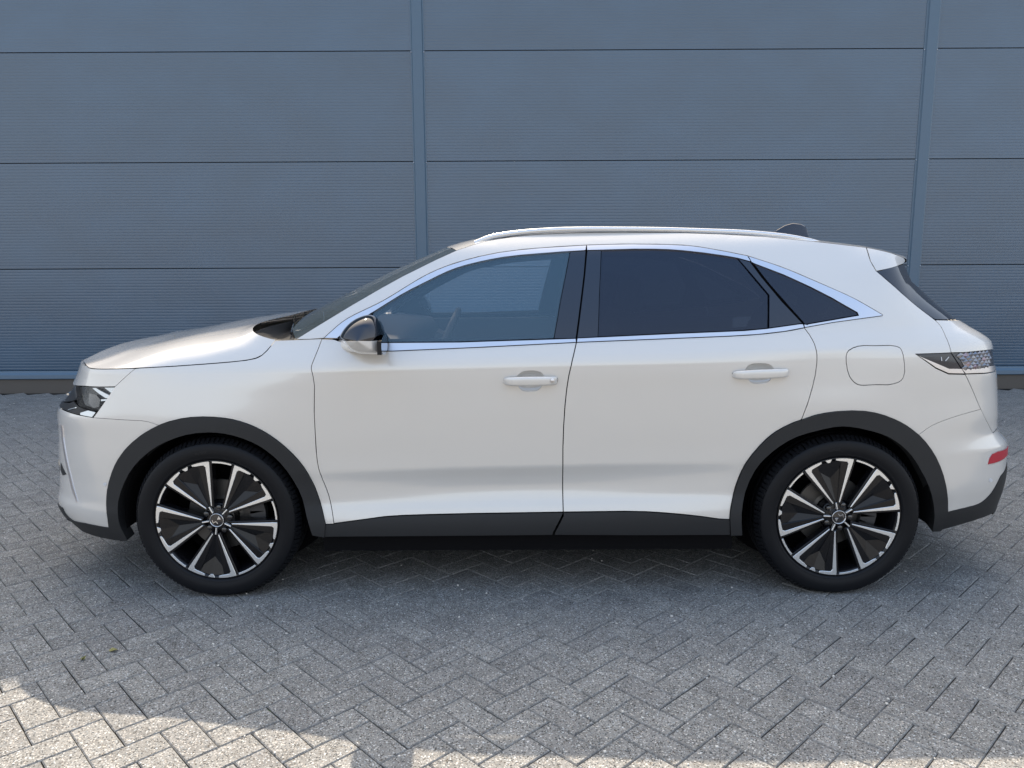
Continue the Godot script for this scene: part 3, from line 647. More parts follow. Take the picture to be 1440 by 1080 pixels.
	edge["hoodline"] = [-2.0539, 1.0621, -2.0184, 1.0545, -1.9793, 1.0528, -1.9435, 1.0535, -1.9083, 1.055, -1.858, 1.0569, -1.807, 1.059, -1.7708, 1.0604, -1.7345, 1.0618, -1.6941, 1.0632, -1.6472, 1.0648, -1.5991, 1.0664, -1.5503, 1.0682, -1.5014, 1.0703, -1.4491, 1.073, -1.3868, 1.0764, -1.3216, 1.0803, -1.2616, 1.0845, -1.2137, 1.0891, -1.1785, 1.0947, -1.1462, 1.1089, -1.1195, 1.1368, -1.0962, 1.1683, -1.0962, 1.1683]
	edge["sp_seam"] = [1.563, 1.5041, 1.5568, 1.467, 1.5584, 1.43, 1.5681, 1.4]
	edge["c_edge"] = [1.5681, 1.4, 1.5957, 1.3722, 1.6268, 1.343, 1.6525, 1.3193, 1.6815, 1.2938, 1.7133, 1.2682, 1.745, 1.2435, 1.7746, 1.2196, 1.8036, 1.196, 1.8225, 1.1802]

# ---------------------------------------------------------------- the place
func noise(freq: float, seed_: int, octaves := 3) -> FastNoiseLite:
	var n := FastNoiseLite.new()
	n.seed = seed_
	n.noise_type = FastNoiseLite.TYPE_SIMPLEX_SMOOTH
	n.frequency = freq
	n.fractal_octaves = octaves
	return n

func grain_image(size: int) -> Array:   # washed concrete: fine sand, pale and dark chips; the second picture is its height
	var img := PackedByteArray()
	img.resize(size * size * 3)
	var hgt := PackedByteArray()
	hgt.resize(size * size)
	var cloud := noise(.006, 3, 4).get_seamless_image(size, size).get_data()
	var r := RandomNumberGenerator.new()
	r.seed = 11
	var val := PackedFloat32Array()
	val.resize(size * size)
	var warm := PackedFloat32Array()
	warm.resize(size * size)
	for i in size * size:
		val[i] = .72 + .10 * (r.randf() - .5) + .14 * (cloud[i] / 255.0 - .5)
	for k in size * size / 16:
		var x := r.randi() % size
		var y := r.randi() % size
		var rad: float = .75 + 1.8 * pow(r.randf(), 1.6)
		var t := r.randf()
		var to: float = 0.96 if t < .34 else (.36 if t < .66 else .60)
		if t > .975:
			to = 1.15
			rad += .7
		var wm := (r.randf() - .5) * .06
		var n := int(ceil(rad))
		for dy in range(-n, n + 1):
			for dx in range(-n, n + 1):
				if dx * dx + dy * dy <= rad * rad:
					var at := posmod(y + dy, size) * size + posmod(x + dx, size)
					val[at] = lerpf(val[at], to, .9)
					warm[at] = wm
	for i in size * size:
		var g := clampf(val[i], 0.0, 1.15) / 1.15
		img[i * 3] = int(clampf(g + warm[i], 0.0, 1.0) * 255.0)
		img[i * 3 + 1] = int(g * 255.0)
		img[i * 3 + 2] = int(clampf(g - warm[i], 0.0, 1.0) * 255.0)
		hgt[i] = int(clampf(val[i] * .8, 0.0, 1.0) * 255.0)
	return [Image.create_from_data(size, size, false, Image.FORMAT_RGB8, img), Image.create_from_data(size, size, false, Image.FORMAT_L8, hgt)]

func materials() -> void:
	var g := grain_image(1024)
	var tex := ImageTexture.create_from_image(g[0])
	var rel := ImageTexture.create_from_image(g[1])
	for k in 7:
		var t: float = [.0, -.045, .04, -.02, .06, -.085, .02][k]
		var m := paint("paver_%d" % k, lin(.605 * (1 + t), .600 * (1 + t), .58 * (1 + t * .9)), .85, 0.0, 0.0, .35)
		m.albedo_texture = tex
		m.uv1_triplanar = true
		m.uv1_world_triplanar = true
		m.uv1_scale = Vector3.ONE / 1.13
		m.uv1_offset = Vector3(.13 * k, .21 * k, .37 * k)
		m.heightmap_enabled = true
		m.heightmap_texture = rel
		m.heightmap_scale = 0.16
	var f: StandardMaterial3D = M["paver_0"].duplicate()
	f.resource_name = "paver_field"
	f.albedo_color = lin(.605, .600, .58)
	f.vertex_color_use_as_albedo = true
	M["paver_field"] = f
	var s := paint("joint_sand", lin(.05, .048, .044), .95, 0.0, 0.0, .2)
	s.albedo_texture = tex
	s.uv1_triplanar = true
	s.uv1_world_triplanar = true
	s.uv1_scale = Vector3.ONE / .9
	var w := paint("concrete", lin(.125, .112, .10), .9, 0.0, 0.0, .3)
	var far := paint("far_ground", lin(.60, .585, .565), .9, 0.0, 0.0, .3)
	far.albedo_texture = tex
	far.uv1_triplanar = true
	far.uv1_world_triplanar = true
	far.uv1_scale = Vector3.ONE / 1.3
	# coated steel sheet of the wall; a faint uneven sheen
	var smear := NoiseTexture2D.new()
	smear.width = 512
	smear.height = 512
	smear.seamless = true
	smear.noise = noise(.008, 21, 5)
	var ramp := Gradient.new()
	ramp.set_color(0, Color(.91, .91, .91))
	ramp.set_color(1, Color(1, 1, 1))
	smear.color_ramp = ramp
	for k in 3:
		var t: float = [1.0, .96, 1.04][k]
		var c := paint("wall_sheet_%d" % k, lin(.043 * t, .094 * t, .158 * t), .34, 0.0, 0.0, .72)
		c.roughness_texture = smear
		c.roughness = .24
		c.albedo_texture = smear
		c.uv1_triplanar = true
		c.uv1_world_triplanar = true
		c.uv1_scale = Vector3(.23, .41, .23)
		c.uv1_offset = Vector3(.31 * k, .17 * k, 0)
	paint("trim_sheet", lin(.060, .118, .182), .3, 0.0, 0.0, .6)
	paint("dark_gap", lin(.012, .014, .016), .8)
	# the car
	var body := paint("pearl_white", lin(.65, .63, .60), .22, .22, 1.0, .5)
	body.clearcoat_roughness = .025
	paint("black_plastic", lin(.019, .0198, .0215), .55, 0.0, 0.0, .4)
	paint("gloss_black", lin(.008, .008, .010), .08, 0.0, 1.0, .5)
	paint("grille_black", lin(.010, .010, .012), .3, 0.0, 0.0, .35)
	paint("liner", lin(.006, .006, .007), .9, 0.0, 0.0, .2)
	paint("rubber", lin(.0062, .0068, .0088), .5, 0.0, 0.0, .32)
	paint("satin_chrome", lin(.72, .70, .71), .28, 1.0)
	paint("chrome", lin(.74, .75, .77), .04, 1.0)
	paint("dark_chrome", lin(.075, .078, .088), .04, 1.0)
	paint("silver_rail", lin(.66, .67, .69), .25, .85, .6)
	paint("cut_alloy", lin(.84, .84, .83), .24, .7)
	paint("alloy_black", lin(.006, .006, .0075), .22, 0.0, 0.0, .45)
	paint("brake_steel", lin(.14, .135, .13), .4, .6)
	paint("caliper_grey", lin(.07, .07, .075), .5, .3)
	paint("cabin_dark", lin(.028, .028, .032), .7)
	paint("seat_cloth", lin(.045, .042, .043), .8)
	paint("pillar_gloss", lin(.010, .013, .024), .06, 0.0, .6)
	paint("lamp_dark", lin(.010, .011, .012), .25, .1)
	paint("lamp_white", lin(.62, .65, .68), .14, .7)
	paint("lens_silver", lin(.29, .29, .31), .12, .8)
	paint("lamp_pink", lin(.40, .30, .31), .15, .7)
	paint("reflector_red", lin(.40, .010, .028), .4, 0.0, 0.0)
	paint("pale_mark", lin(.55, .56, .58), .4)
	pane("clear_glass", lin(.13, .26, .39), .27)
	pane("tinted_glass", lin(.010, .016, .034), .88)
	pane("lens_glass", lin(.5, .5, .5), .05)
	M["lens_glass"].metallic_specular = .22
	pane("windscreen_glass", lin(.05, .065, .06), .42)
	paint("leaf_yellow", lin(.26, .26, .10), .7)
	paint("weed_green", lin(.09, .13, .035), .8)
	paint("chip_pale", lin(.62, .60, .56), .8)

# ---------------------------------------------------------------- paving
func paver_mesh(v: int) -> ArrayMesh:
	var r := RandomNumberGenerator.new()
	r.seed = 40 + v
	var s := Soup.new()
	var hx := .2054 * .5
	var hz := .1014 * .5
	var b := .0035
	var lo := []
	var hi := []
	for k in [[-1, -1], [1, -1], [1, 1], [-1, 1]]:
		var jx := (r.randf() - .5) * .0022
		var jz := (r.randf() - .5) * .0022
		lo.append(Vector3(k[0] * hx + jx, -.004, k[1] * hz + jz))
		hi.append(Vector3(k[0] * (hx - b) + jx, 0, k[1] * (hz - b) + jz))
	s.flat(hi, Vector3.UP)
	for i in 4:
		var j := (i + 1) % 4
		var o: Vector3 = (lo[i] + lo[j]) * .5
		s.flat([lo[i], lo[j], hi[j], hi[i]], o + Vector3(0, .1, 0))
		s.flat([lo[i] + Vector3(0, -.03, 0), lo[j] + Vector3(0, -.03, 0), lo[j], lo[i]], o)
	return s.mesh()

func ground() -> void:
	var g := base("ground")
	tag(g, "flat open ground round the paved yard", "", "", "structure")
	var sheet := Soup.new()
	sheet.flat([Vector3(-150, -.03, -150), Vector3(150, -.03, -150), Vector3(150, -.03, 150), Vector3(-150, -.03, 150)], Vector3.UP)
	put("ground_sheet", sheet.mesh(), M["far_ground"], g)
	var pv := base("pavement")
	tag(pv, "grey concrete herringbone block paving in front of the wall", "", "", "structure")
	var sand := Soup.new()
	sand.flat([Vector3(-11.5, -.007, WALL_Z), Vector3(11.5, -.007, WALL_Z), Vector3(11.5, -.007, 3.5), Vector3(-11.5, -.007, 3.5)], Vector3.UP)
	put("joint_bed", sand.mesh(), M["joint_sand"], pv)
	var kinds := []
	for v in 4: kinds.append(paver_mesh(v))
	var w := .104
	var ang := deg_to_rad(43.8)
	var near := []
	var rest := [[], [], [], []]
	var eye := Vector3(0, 1.488, 0)
	for i in range(-150, 190):
		for j in range(-150, 190):
			var k := posmod(i - j, 4)
			if k != 3 and k != 2: continue
			var ca := (i + (1.0 if k == 3 else .5)) * w + .0161
			var cb := (j + (.5 if k == 3 else 1.0)) * w + .0210
			var x := ca * cos(ang) - cb * sin(ang)
			var z := -(ca * sin(ang) + cb * cos(ang))
			if absf(x) > 11.5 or z < WALL_Z + .09 or z > 3.5: continue
			var h := hash(Vector2i(i, j))
			var t := Transform3D(Basis(Vector3.UP, ang + (PI / 2 if k == 2 else 0.0) + ((h % 97) / 97.0 - .5) * .012), Vector3(x, ((h / 97) % 89) / 89.0 * .0022 - .0011, z))
			t.basis = t.basis * Basis(Vector3.RIGHT, ((h / 8633) % 83) / 83.0 * .012 - .006) * Basis(Vector3.BACK, ((h / 71) % 79) / 79.0 * .008 - .004)
			if (h / 13) % 2 == 0: t.basis = t.basis * Basis(Vector3.UP, PI)
			var d := -z
			var zc := d * .9872 + 1.488 * .1594
			var py := 540 + 1082 * (1.488 * .9872 - d * .1594) / zc
			var px := 720 + 1082 * x / zc
			var item := [d, t, h]
			if px > -30 and px < 1470 and py < 1110 and d > 0: near.append(item)
			else: rest[h % 4].append(item)
	near.sort_custom(func(a, b): return a[0] < b[0])
	for n in near.size():
		var it: Array = near[n]
		var h: int = it[2]
		if n < 300:
			var o := put("paver", kinds[h % 4], M["paver_%d" % ((h / 5) % 7)], pv)
			o.transform = it[1]
		else:
			rest[h % 4].append(it)
	for v in 4:
		var mm := MultiMesh.new()
		mm.transform_format = MultiMesh.TRANSFORM_3D
		mm.use_colors = true
		mm.mesh = kinds[v]
		mm.instance_count = rest[v].size()
		for n in rest[v].size():
			mm.set_instance_transform(n, rest[v][n][1])
			var t: float = 1.0 + [.0, -.045, .04, -.02, .06, -.085, .02][(int(rest[v][n][2]) / 5) % 7]
			mm.set_instance_color(n, Color(t, t, t * (1.0 + (1.0 - t) * .1)))
		var o := MultiMeshInstance3D.new()
		o.name = numbered("paver_field", pv)
		o.multimesh = mm
		o.material_override = M["paver_field"]
		pv.add_child(o, true)
		o.set_meta("kind", "stuff")

# ---------------------------------------------------------------- the building
func wall_panel(w: float, h: float) -> ArrayMesh:   # finely ribbed sheet, face towards +z, foot at y 0
	var s := Soup.new()
	var n := 35
	var pitch := h / n
	var prof := []
	for k in n:
		var y := k * pitch
		prof.append(Vector2(y + pitch * .10, 0))
		prof.append(Vector2(y + pitch * .62, 0))
		prof.append(Vector2(y + pitch * .78, -.0006))
		prof.append(Vector2(y + pitch * .90, -.0006))
	prof.push_front(Vector2(0, 0))
	prof.append(Vector2(h, 0))
	prof.push_front(Vector2(0, -.03))
	prof.append(Vector2(h, -.03))
	for i in prof.size() - 1:
		var a: Vector2 = prof[i]
		var b: Vector2 = prof[i + 1]
		var nn := Vector3(0, -(b.y - a.y), b.x - a.x)
		if i == 0: nn = Vector3(0, -1, 0)
		if i == prof.size() - 2: nn = Vector3(0, 1, 0)
		s.flat([Vector3(-w / 2, a.x, a.y), Vector3(w / 2, a.x, a.y), Vector3(w / 2, b.x, b.y), Vector3(-w / 2, b.x, b.y)], nn)
	return s.mesh()

func building() -> void:
	var b := base("warehouse", Vector3(0, 0, WALL_Z))
	tag(b, "slate blue metal clad warehouse wall behind the white car", "building")
	var core := Soup.new()
	core.box(Vector3(0, PARAPET / 2 - .05, -9.04), Vector3(24.5, PARAPET / 2 - .05, 9.0))
	put("backing_wall", core.mesh(), M["dark_gap"], b)
	var rows := [.258, 1.410, 2.562, 3.714, 4.866, 6.018, PARAPET]
	var cols := []
	for k in range(-5, 6): cols.append(-1.0 + 5.525 * k)
	var full_panel := wall_panel(5.40, 1.152 - .009)
	var top_panel := wall_panel(5.40, PARAPET - 6.018 - .02)
	for i in cols.size() - 1:
		for j in 6:
			var o := put("wall_panel", full_panel if j < 5 else top_panel, M["wall_sheet_%d" % ((i * 2 + j) % 3)], b)
			o.position = Vector3((cols[i] + cols[i + 1]) / 2, rows[j] + .005, 0)
	var cover := PackedVector2Array([Vector2(-.075, -.03), Vector2(-.075, .004), Vector2(-.062, .010), Vector2(-.053, .026), Vector2(.053, .026), Vector2(.062, .010), Vector2(.075, .004), Vector2(.075, -.03)])
	for x in cols:
		var s := Soup.new()
		for i in cover.size() - 1:
			var p := cover[i]
			var q := cover[i + 1]
			s.flat([Vector3(p.x, .2, p.y), Vector3(q.x, .2, q.y), Vector3(q.x, PARAPET, q.y), Vector3(p.x, PARAPET, p.y)], Vector3(-(q.y - p.y), 0, q.x - p.x))
		var o := put("cover_strip", s.mesh(), M["trim_sheet"], b)
		o.position = Vector3(x, 0, 0)
		if absf(x) < 6.0:
			for y in [.45, 1.40, 2.55, 3.70]:
				for e in [-.068, .068]:
					var sc := put("screw", lathe([Vector2(.0001, .006), Vector2(.004, .005), Vector2(.006, .001)], 8).mesh(), M["satin_chrome"], b)
					sc.position = Vector3(x + e, y, .007)
	# drip flashing along the foot
	var fl := Soup.new()
	var prof := [Vector2(.262, -.02), Vector2(.252, .006), Vector2(.236, .010), Vector2(.210, .030), Vector2(.168, .034), Vector2(.160, .026), Vector2(.160, -.03)]
	for i in prof.size() - 1:
		var p: Vector2 = prof[i]
		var q: Vector2 = prof[i + 1]
		fl.flat([Vector3(-24.5, p.x, p.y), Vector3(24.5, p.x, p.y), Vector3(24.5, q.x, q.y), Vector3(-24.5, q.x, q.y)], Vector3(0, q.y - p.y, -(q.x - p.x)))
	put("base_flashing", fl.mesh(), M["trim_sheet"], b)
	var pl := Soup.new()
	pl.box(Vector3(0, .065, -.02), Vector3(24.5, .095, .03))
	put("plinth", pl.mesh(), M["concrete"], b)
	var co := Soup.new()
	co.box(Vector3(0, PARAPET - .02, -.1), Vector3(24.6, .025, .14))
	put("parapet_coping", co.mesh(), M["trim_sheet"], b)

# ---------------------------------------------------------------- the car
func cut(called: String, by := -.0022) -> PackedVector2Array:   # an outline drawn in by the width of its shut line; the car's middle line stays
	var p := outline(called)
	var q := grown(p, by)
	for i in q.size():
		if q[i].x < U0 + .006: q[i].x = U0
		if q[i].x > U1 - .006: q[i].x = U1
	return q

func whole(s: Soup) -> Soup:   # adds the mirrored half
	var n := s.v.size()
	var m := s.idx.size()
	for i in n: s.vert(s.v[i] * Vector3(1, 1, -1), s.n[i] * Vector3(1, 1, -1))
	for i in range(0, m, 3): s.idx.append_array([s.idx[i] + n, s.idx[i + 2] + n, s.idx[i + 1] + n])
	return s

func edge3(called: String, n: int, lift := 0.0) -> Array:   # a traced edge as n+1 evenly spaced points on the flank
	var c := curve(called)
	var p := []
	for q in c: p.append(flank_point(q.x, q.y, lift))
	return even(p, n)

func even(p: Array, n: int) -> Array:
	var acc := [0.0]
	for i in range(1, p.size()): acc.append(acc[i - 1] + p[i].distance_to(p[i - 1]))
	var out := []
	var k := 0
	for i in n + 1:
		var t: float = acc[-1] * i / n
		while k < p.size() - 2 and acc[k + 1] < t: k += 1
		out.append(p[k].lerp(p[k + 1], clampf((t - acc[k]) / maxf(acc[k + 1] - acc[k], 1e-9), 0, 1)))
	return out

func car() -> void:
	var c := base("parked_car", CAR_AT)
	tag(c, "pearl white five door crossover with black arches parked along the metal wall", "car")
	var W: Material = M["pearl_white"]
	var BP: Material = M["black_plastic"]
	# fixed panels
	both("front_fender", skin(cut("fender", -.0012)), W, c, c)
	put("bonnet_nose", whole(skin(cut("bonnet_front_panel", -.001))).mesh(), W, c)
	var side := cut("rear_body_side", -.0015)
	var flap := outline("fuel_flap")
	both("body_side", skin(side, [grown(flap, .0022)]), W, c, c)
	put("fuel_flap", skin(grown(flap, -.0012), [], .0003).mesh(), W, c)
	var fb := base("front_bumper", Vector3.ZERO, c)
	put("bumper_skin", whole(skin(cut("front_bumper", -.0006))).mesh(), W, fb)
	put("lower_lip", whole(skin(cut("front_lip", -.0008), [], .004, .03)).mesh(), BP, fb)
	put("air_intake", whole(skin(outline("bumper_intake"), [], .002, .004)).mesh(), M["gloss_black"], fb)
	both("air_slot", skin(outline("air_slot"), [], .002, .004, .006, .006), M["black_plastic"], fb, fb)
	both("running_light", skin(outline("drl_strip"), [], .003, .004), M["satin_chrome"], fb, fb)
	both("parking_sensor", skin(outline("sensor_front"), [], .0015, .002, .004, .004), M["pale_mark"], fb, fb)
	var gr := base("grille", Vector3.ZERO, c)
	put("grille_backing", whole(skin(cut("grille_panel", -.001), [], -.012, .02)).mesh(), M["grille_black"], gr)
	for k in 6:
		var bar := []
		var v := .60 + .058 * k
		for q in 25:
			var uu: float = U0 + (.22 + .055 * k) * q / 24.0
			bar.append(flank_point(uu, v, -.004))
		var t := tube(bar, .006, .005)
		put("grille_bar", whole(t).mesh(), M["chrome"], gr)
	var rb := base("rear_bumper", Vector3.ZERO, c)
	put("bumper_skin", whole(skin(cut("rear_bumper", -.0005))).mesh(), W, rb)
	put("lower_valance", whole(skin(cut("rear_lower_cladding", -.0008), [], .003, .03)).mesh(), BP, rb)
	both("red_reflector", skin(outline("reflector"), [], .003, .004), M["reflector_red"], rb, rb)
	both("reflector_trim", skin(grown(outline("reflector"), .004), [], .0012, .003), M["satin_chrome"], rb, rb)
	both("parking_sensor", skin(outline("sensor_rear"), [], .0015, .002, .004, .004), M["pale_mark"], rb, rb)
	var tg := base("tailgate", Vector3.ZERO, c)
	put("tailgate_skin", whole(skin(cut("tailgate"))).mesh(), W, tg)
	both("rear_pillar_blade", skin(cut("rear_blade", -.001), [], .001), M["pillar_gloss"], tg, tg)
	claddings(c)
	doors(c)
	lamps(c)
	tops(c)
	cabin(c)
	mirrors(c)
	for x in [-1.375, 1.375]:
		for z in [1.0, -1.0]:
			wheel(c, x, z)
	underside(c)

func claddings(c: Node3D) -> void:
	for e in ["front", "rear"]:
		both("%s_arch_cladding" % e, skin(cut("arch_cladding_" + e, -.0004), [], .010, .05, .02, .012), M["black_plastic"], c, c)
	for e in ["front", "rear"]:
		both("sill_cladding", skin(cut("sill_cladding_" + e, -.0016), [], .005, .03), M["black_plastic"], c, c)
	# inward lip and liner of each arch
	for x in [-1.375, 1.375]:
		for z in [1.0, -1.0]:
			var s := Soup.new()
			var rows := []
			for k in 41:
				var a: float = lerpf(-.12, PI + .12, k / 40.0)
				var p := Vector2(cos(a), sin(a)) * .412
				rows.append([Vector3(x + p.x, .365 + p.y, z * .885), Vector3(x + p.x, .365 + p.y, z * .46)])
			grid(rows, Vector3.ZERO, s)
			var disc := []
			for k in 33:
				var a := TAU * k / 32.0
				disc.append(Vector3(x + cos(a) * .46, .42 + sin(a) * .44, z * .46))
			s.flat(disc.slice(0, 32), Vector3(0, 0, z))
			put("wheel_housing", s.mesh(), M["liner"], c)

func doors(c: Node3D) -> void:
	var W: Material = M["pearl_white"]
	var CH: Material = M["satin_chrome"]
	var nf := base("front_door", Vector3.ZERO, c)
	var ff := base("front_door", Vector3.ZERO, c)
	var nr := base("rear_door", Vector3.ZERO, c)
	var fr := base("rear_door", Vector3.ZERO, c)
	var rec_f := outline("front_handle_recess")
	var rec_r := outline("rear_handle_recess")
	both("door_skin", skin(cut("front_door"), [rec_f]), W, nf, ff)
	both("door_skin", skin(cut("rear_door"), [rec_r]), W, nr, fr)
	both("handle_recess", skin(rec_f, [], 0.0, 0.0, .006, .005, .020), W, nf, ff)
	both("handle_recess", skin(rec_r, [], 0.0, 0.0, .006, .005, .020), W, nr, fr)
	both("window_trim", skin(cut("chrome_top_front", -.0022), [], .004, .01, .02, .01), CH, nf, ff)
	both("window_trim", skin(cut("chrome_belt_front", -.0022), [], .004, .01, .02, .01), CH, nf, ff)
	both("window_trim", skin(cut("chrome_top_rear", -.0022), [], .004, .01, .02, .01), CH, nr, fr)
	both("window_trim", skin(cut("chrome_belt_rear", -.0022), [], .004, .01, .02, .01), CH, nr, fr)
	both("quarter_window_trim", skin(cut("chrome_quarter", -.0022), [], .004, .01, .02, .01), CH, c, c)
	both("door_window", skin(cut("front_glass", -.0015), [], -.006, 0.0), M["clear_glass"], nf, ff)
	both("door_window", skin(cut("rear_glass", -.0015), [], -.006, 0.0), M["tinted_glass"], nr, fr)
	both("quarter_window", skin(cut("quarter_glass", -.0015), [], -.003, 0.0), M["tinted_glass"], c, c)
	both("mirror_sail", skin(cut("mirror_sail", -.001), [], -.001), M["pillar_gloss"], nf, ff)
	both("pillar_cover", skin(cut("pillar_cover_front", -.0015), [], -.001), M["pillar_gloss"], nf, ff)
	both("pillar_cover", skin(cut("pillar_cover_rear", -.0015), [], -.001), M["pillar_gloss"], nr, fr)
	both("corner_cover", skin(cut("rear_door_corner", -.0015), [], -.001), M["pillar_gloss"], nr, fr)
	# black frame behind the glass
	var hole := []
	for g in ["front_glass", "rear_glass", "quarter_glass"]: hole.append(grown(outline(g), -.012))
	both("window_frame", skin(grown(outline("daylight_frame"), .012), hole, -.022, .03), M["liner"], c, c)
	handle(nf, ff, -.106, .130, .980, .978, true)
	handle(nr, fr, .869, 1.116, .983, .986, false)

func handle(near: Node3D, far: Node3D, ua: float, ub: float, va: float, vb: float, lock: bool) -> void:
	var rows := []
	for i in 33:
		var t := i / 32.0
		var u := lerpf(ua, ub, t)
		var v := lerpf(va, vb, t)
		var e := clampf(minf(t / .16, (1.0 - t) / .07), 0.0, 1.0)
		e = sqrt(1.0 - (1.0 - e) * (1.0 - e))
		var hh: float = .0205 * (.42 + .58 * e) * (.86 + .14 * sin(PI * t))
		var out: float = .006 + .026 * pow(clampf(minf(t, 1.0 - t) / .16, 0, 1), .6)
		var c := flank_point(u, v, out - .009)
		var n := flank_normal(u, v)
		var up := (flank_point(u, v + .01) - flank_point(u, v - .01)).normalized()
		var ring := []
		for k in 17:
			var a := TAU * k / 16.0
			ring.append(c + up * signf(sin(a)) * pow(absf(sin(a)), .7) * hh + n * signf(cos(a)) * pow(absf(cos(a)), .8) * .010 * e)
		rows.append(ring)
	var s := grid(rows, Vector3.ZERO, null, true)
	# the ring's normals look outwards
	for i in s.v.size():
		var c := Vector3.ZERO
		var r := i / 17
		for q in rows[r]: c += q / 17.0
		if s.n[i].dot(s.v[i] - c) < 0.0: s.n[i] = -s.n[i]
	var t2 := s.idx.duplicate()
	s.idx.clear()
	for i in range(0, t2.size(), 3): s.tri(t2[i], t2[i + 1], t2[i + 2])
	both("door_handle", s, M["pearl_white"], near, far)
	if lock:
		var at := flank_point(.1035, .9815, .0345)
		var n := flank_normal(.1035, .9815)
		var q := lathe([Vector2(.0001, .003), Vector2(.0045, .003), Vector2(.0055, .0005), Vector2(.0075, .0025), Vector2(.0088, -.001)], 20)
		var b := Basis(Vector3.UP.cross(n).normalized(), n.cross(Vector3.UP.cross(n)).normalized(), n)
		var o := put("key_lock", q.mesh(), M["satin_chrome"], near)
		o.transform = Transform3D(b, at)

func lamps(c: Node3D) -> void:
	var hn := base("headlamp", Vector3.ZERO, c)
	var hf := base("headlamp", Vector3.ZERO, c)
	both("lamp_housing", skin(cut("headlamp", -.001), [], -.030, .01), M["lamp_dark"], hn, hf)
	both("lamp_module", skin(outline("lamp_module"), [], -.016, .014), M["gloss_black"], hn, hf)
	both("reflector_blade", skin(outline("lamp_bar_a"), [], -.014, .012), M["lamp_white"], hn, hf)
	both("reflector_blade", skin(outline("lamp_bar_b"), [], -.010, .01), M["lamp_white"], hn, hf)
	both("reflector_blade", skin(outline("lamp_bar_c"), [], -.022, .008), M["lamp_white"], hn, hf)
	both("lamp_lens", skin(cut("headlamp", -.001), [], -.001, 0.0), M["lens_glass"], hn, hf)
	both("lower_trim", skin(cut("lamp_lower_trim", -.0012), [], -.002), M["grille_black"], hn, hf)
	both("chrome_wedge", skin(outline("lamp_wedge"), [], .0005, .002), M["lamp_white"], hn, hf)
	both("chrome_line", skin(outline("lamp_glint"), [], .001, .002), M["chrome"], hn, hf)
	var tn := base("tail_lamp", Vector3.ZERO, c)
	var tf := base("tail_lamp", Vector3.ZERO, c)
	both("lamp_shell", skin(cut("tail_lamp_side", -.001), [], -.002), M["pillar_gloss"], tn, tf)
	both("lamp_shell", skin(cut("tail_lamp_gate", -.001), [], -.002), M["pillar_gloss"], tn, tf)
	both("silver_bar", skin(outline("tail_bar_side"), [], .001, .004), M["satin_chrome"], tn, tf)
	both("silver_bar", skin(outline("tail_bar_gate"), [], .001, .004), M["satin_chrome"], tn, tf)
	for m in ["tail_mark_a", "tail_mark_b"]: both("pale_mark", skin(outline(m), [], .0003, .001), M["pale_mark"], tn, tf)
	both("lens_backing", skin(outline("tail_lens"), [], .0005, .003), M["lens_silver"], tn, tf)
	# small tilted scales inside the clear lens
	var lens := outline("tail_lens")
	var lo := lens[0]
	var hi := lens[0]
	for p in lens:
		lo = lo.min(p)
		hi = hi.max(p)
	var pale := Soup.new()
	var pink := Soup.new()
	var r := RandomNumberGenerator.new()
	r.seed = 5
	for i in 8:
		for j in 5:
			var p := Vector2(lerpf(lo.x, hi.x, (i + .5 + (.5 if j % 2 else 0.0)) / 8.0), lerpf(lo.y, hi.y, (j + .5) / 5.0))
			if not Geometry2D.is_point_in_polygon(p, lens): continue
			var n := flank_normal(p.x, p.y)
			var s: Soup = pink if r.randf() < .3 else pale
			var apex := flank_point(p.x + (r.randf() - .5) * .018, p.y + (r.randf() - .5) * .010, .004 + r.randf() * .006)
			var ring := []
			for k in [[-1, 0], [0, -1], [1, 0], [0, 1]]:
				ring.append(flank_point(p.x + k[0] * .024, p.y + k[1] * .013, .001))
			for k in 4: s.flat([ring[k], ring[(k + 1) % 4], apex], n)
	both("lens_scales", pale, M["lens_silver"], tn, tf)
	both("lens_scales", pink, M["lamp_pink"], tn, tf)

func crown_rows(a: Array, b: Array, n: int, fx: Callable, bias := 1.0) -> Array:
	var rows := []
	for i in a.size():
		var row := []
		for k in range(-n, n + 1):
			row.append(fx.call(a[i], b[i], signf(k) * (1.0 - pow(1.0 - absf(k) / n, bias)), float(i) / (a.size() - 1)))
		rows.append(row)
	return rows

func table(xs: Array, ys: Array, x: float) -> float:
	return hermite(PackedFloat32Array(xs), PackedFloat32Array(ys), x)

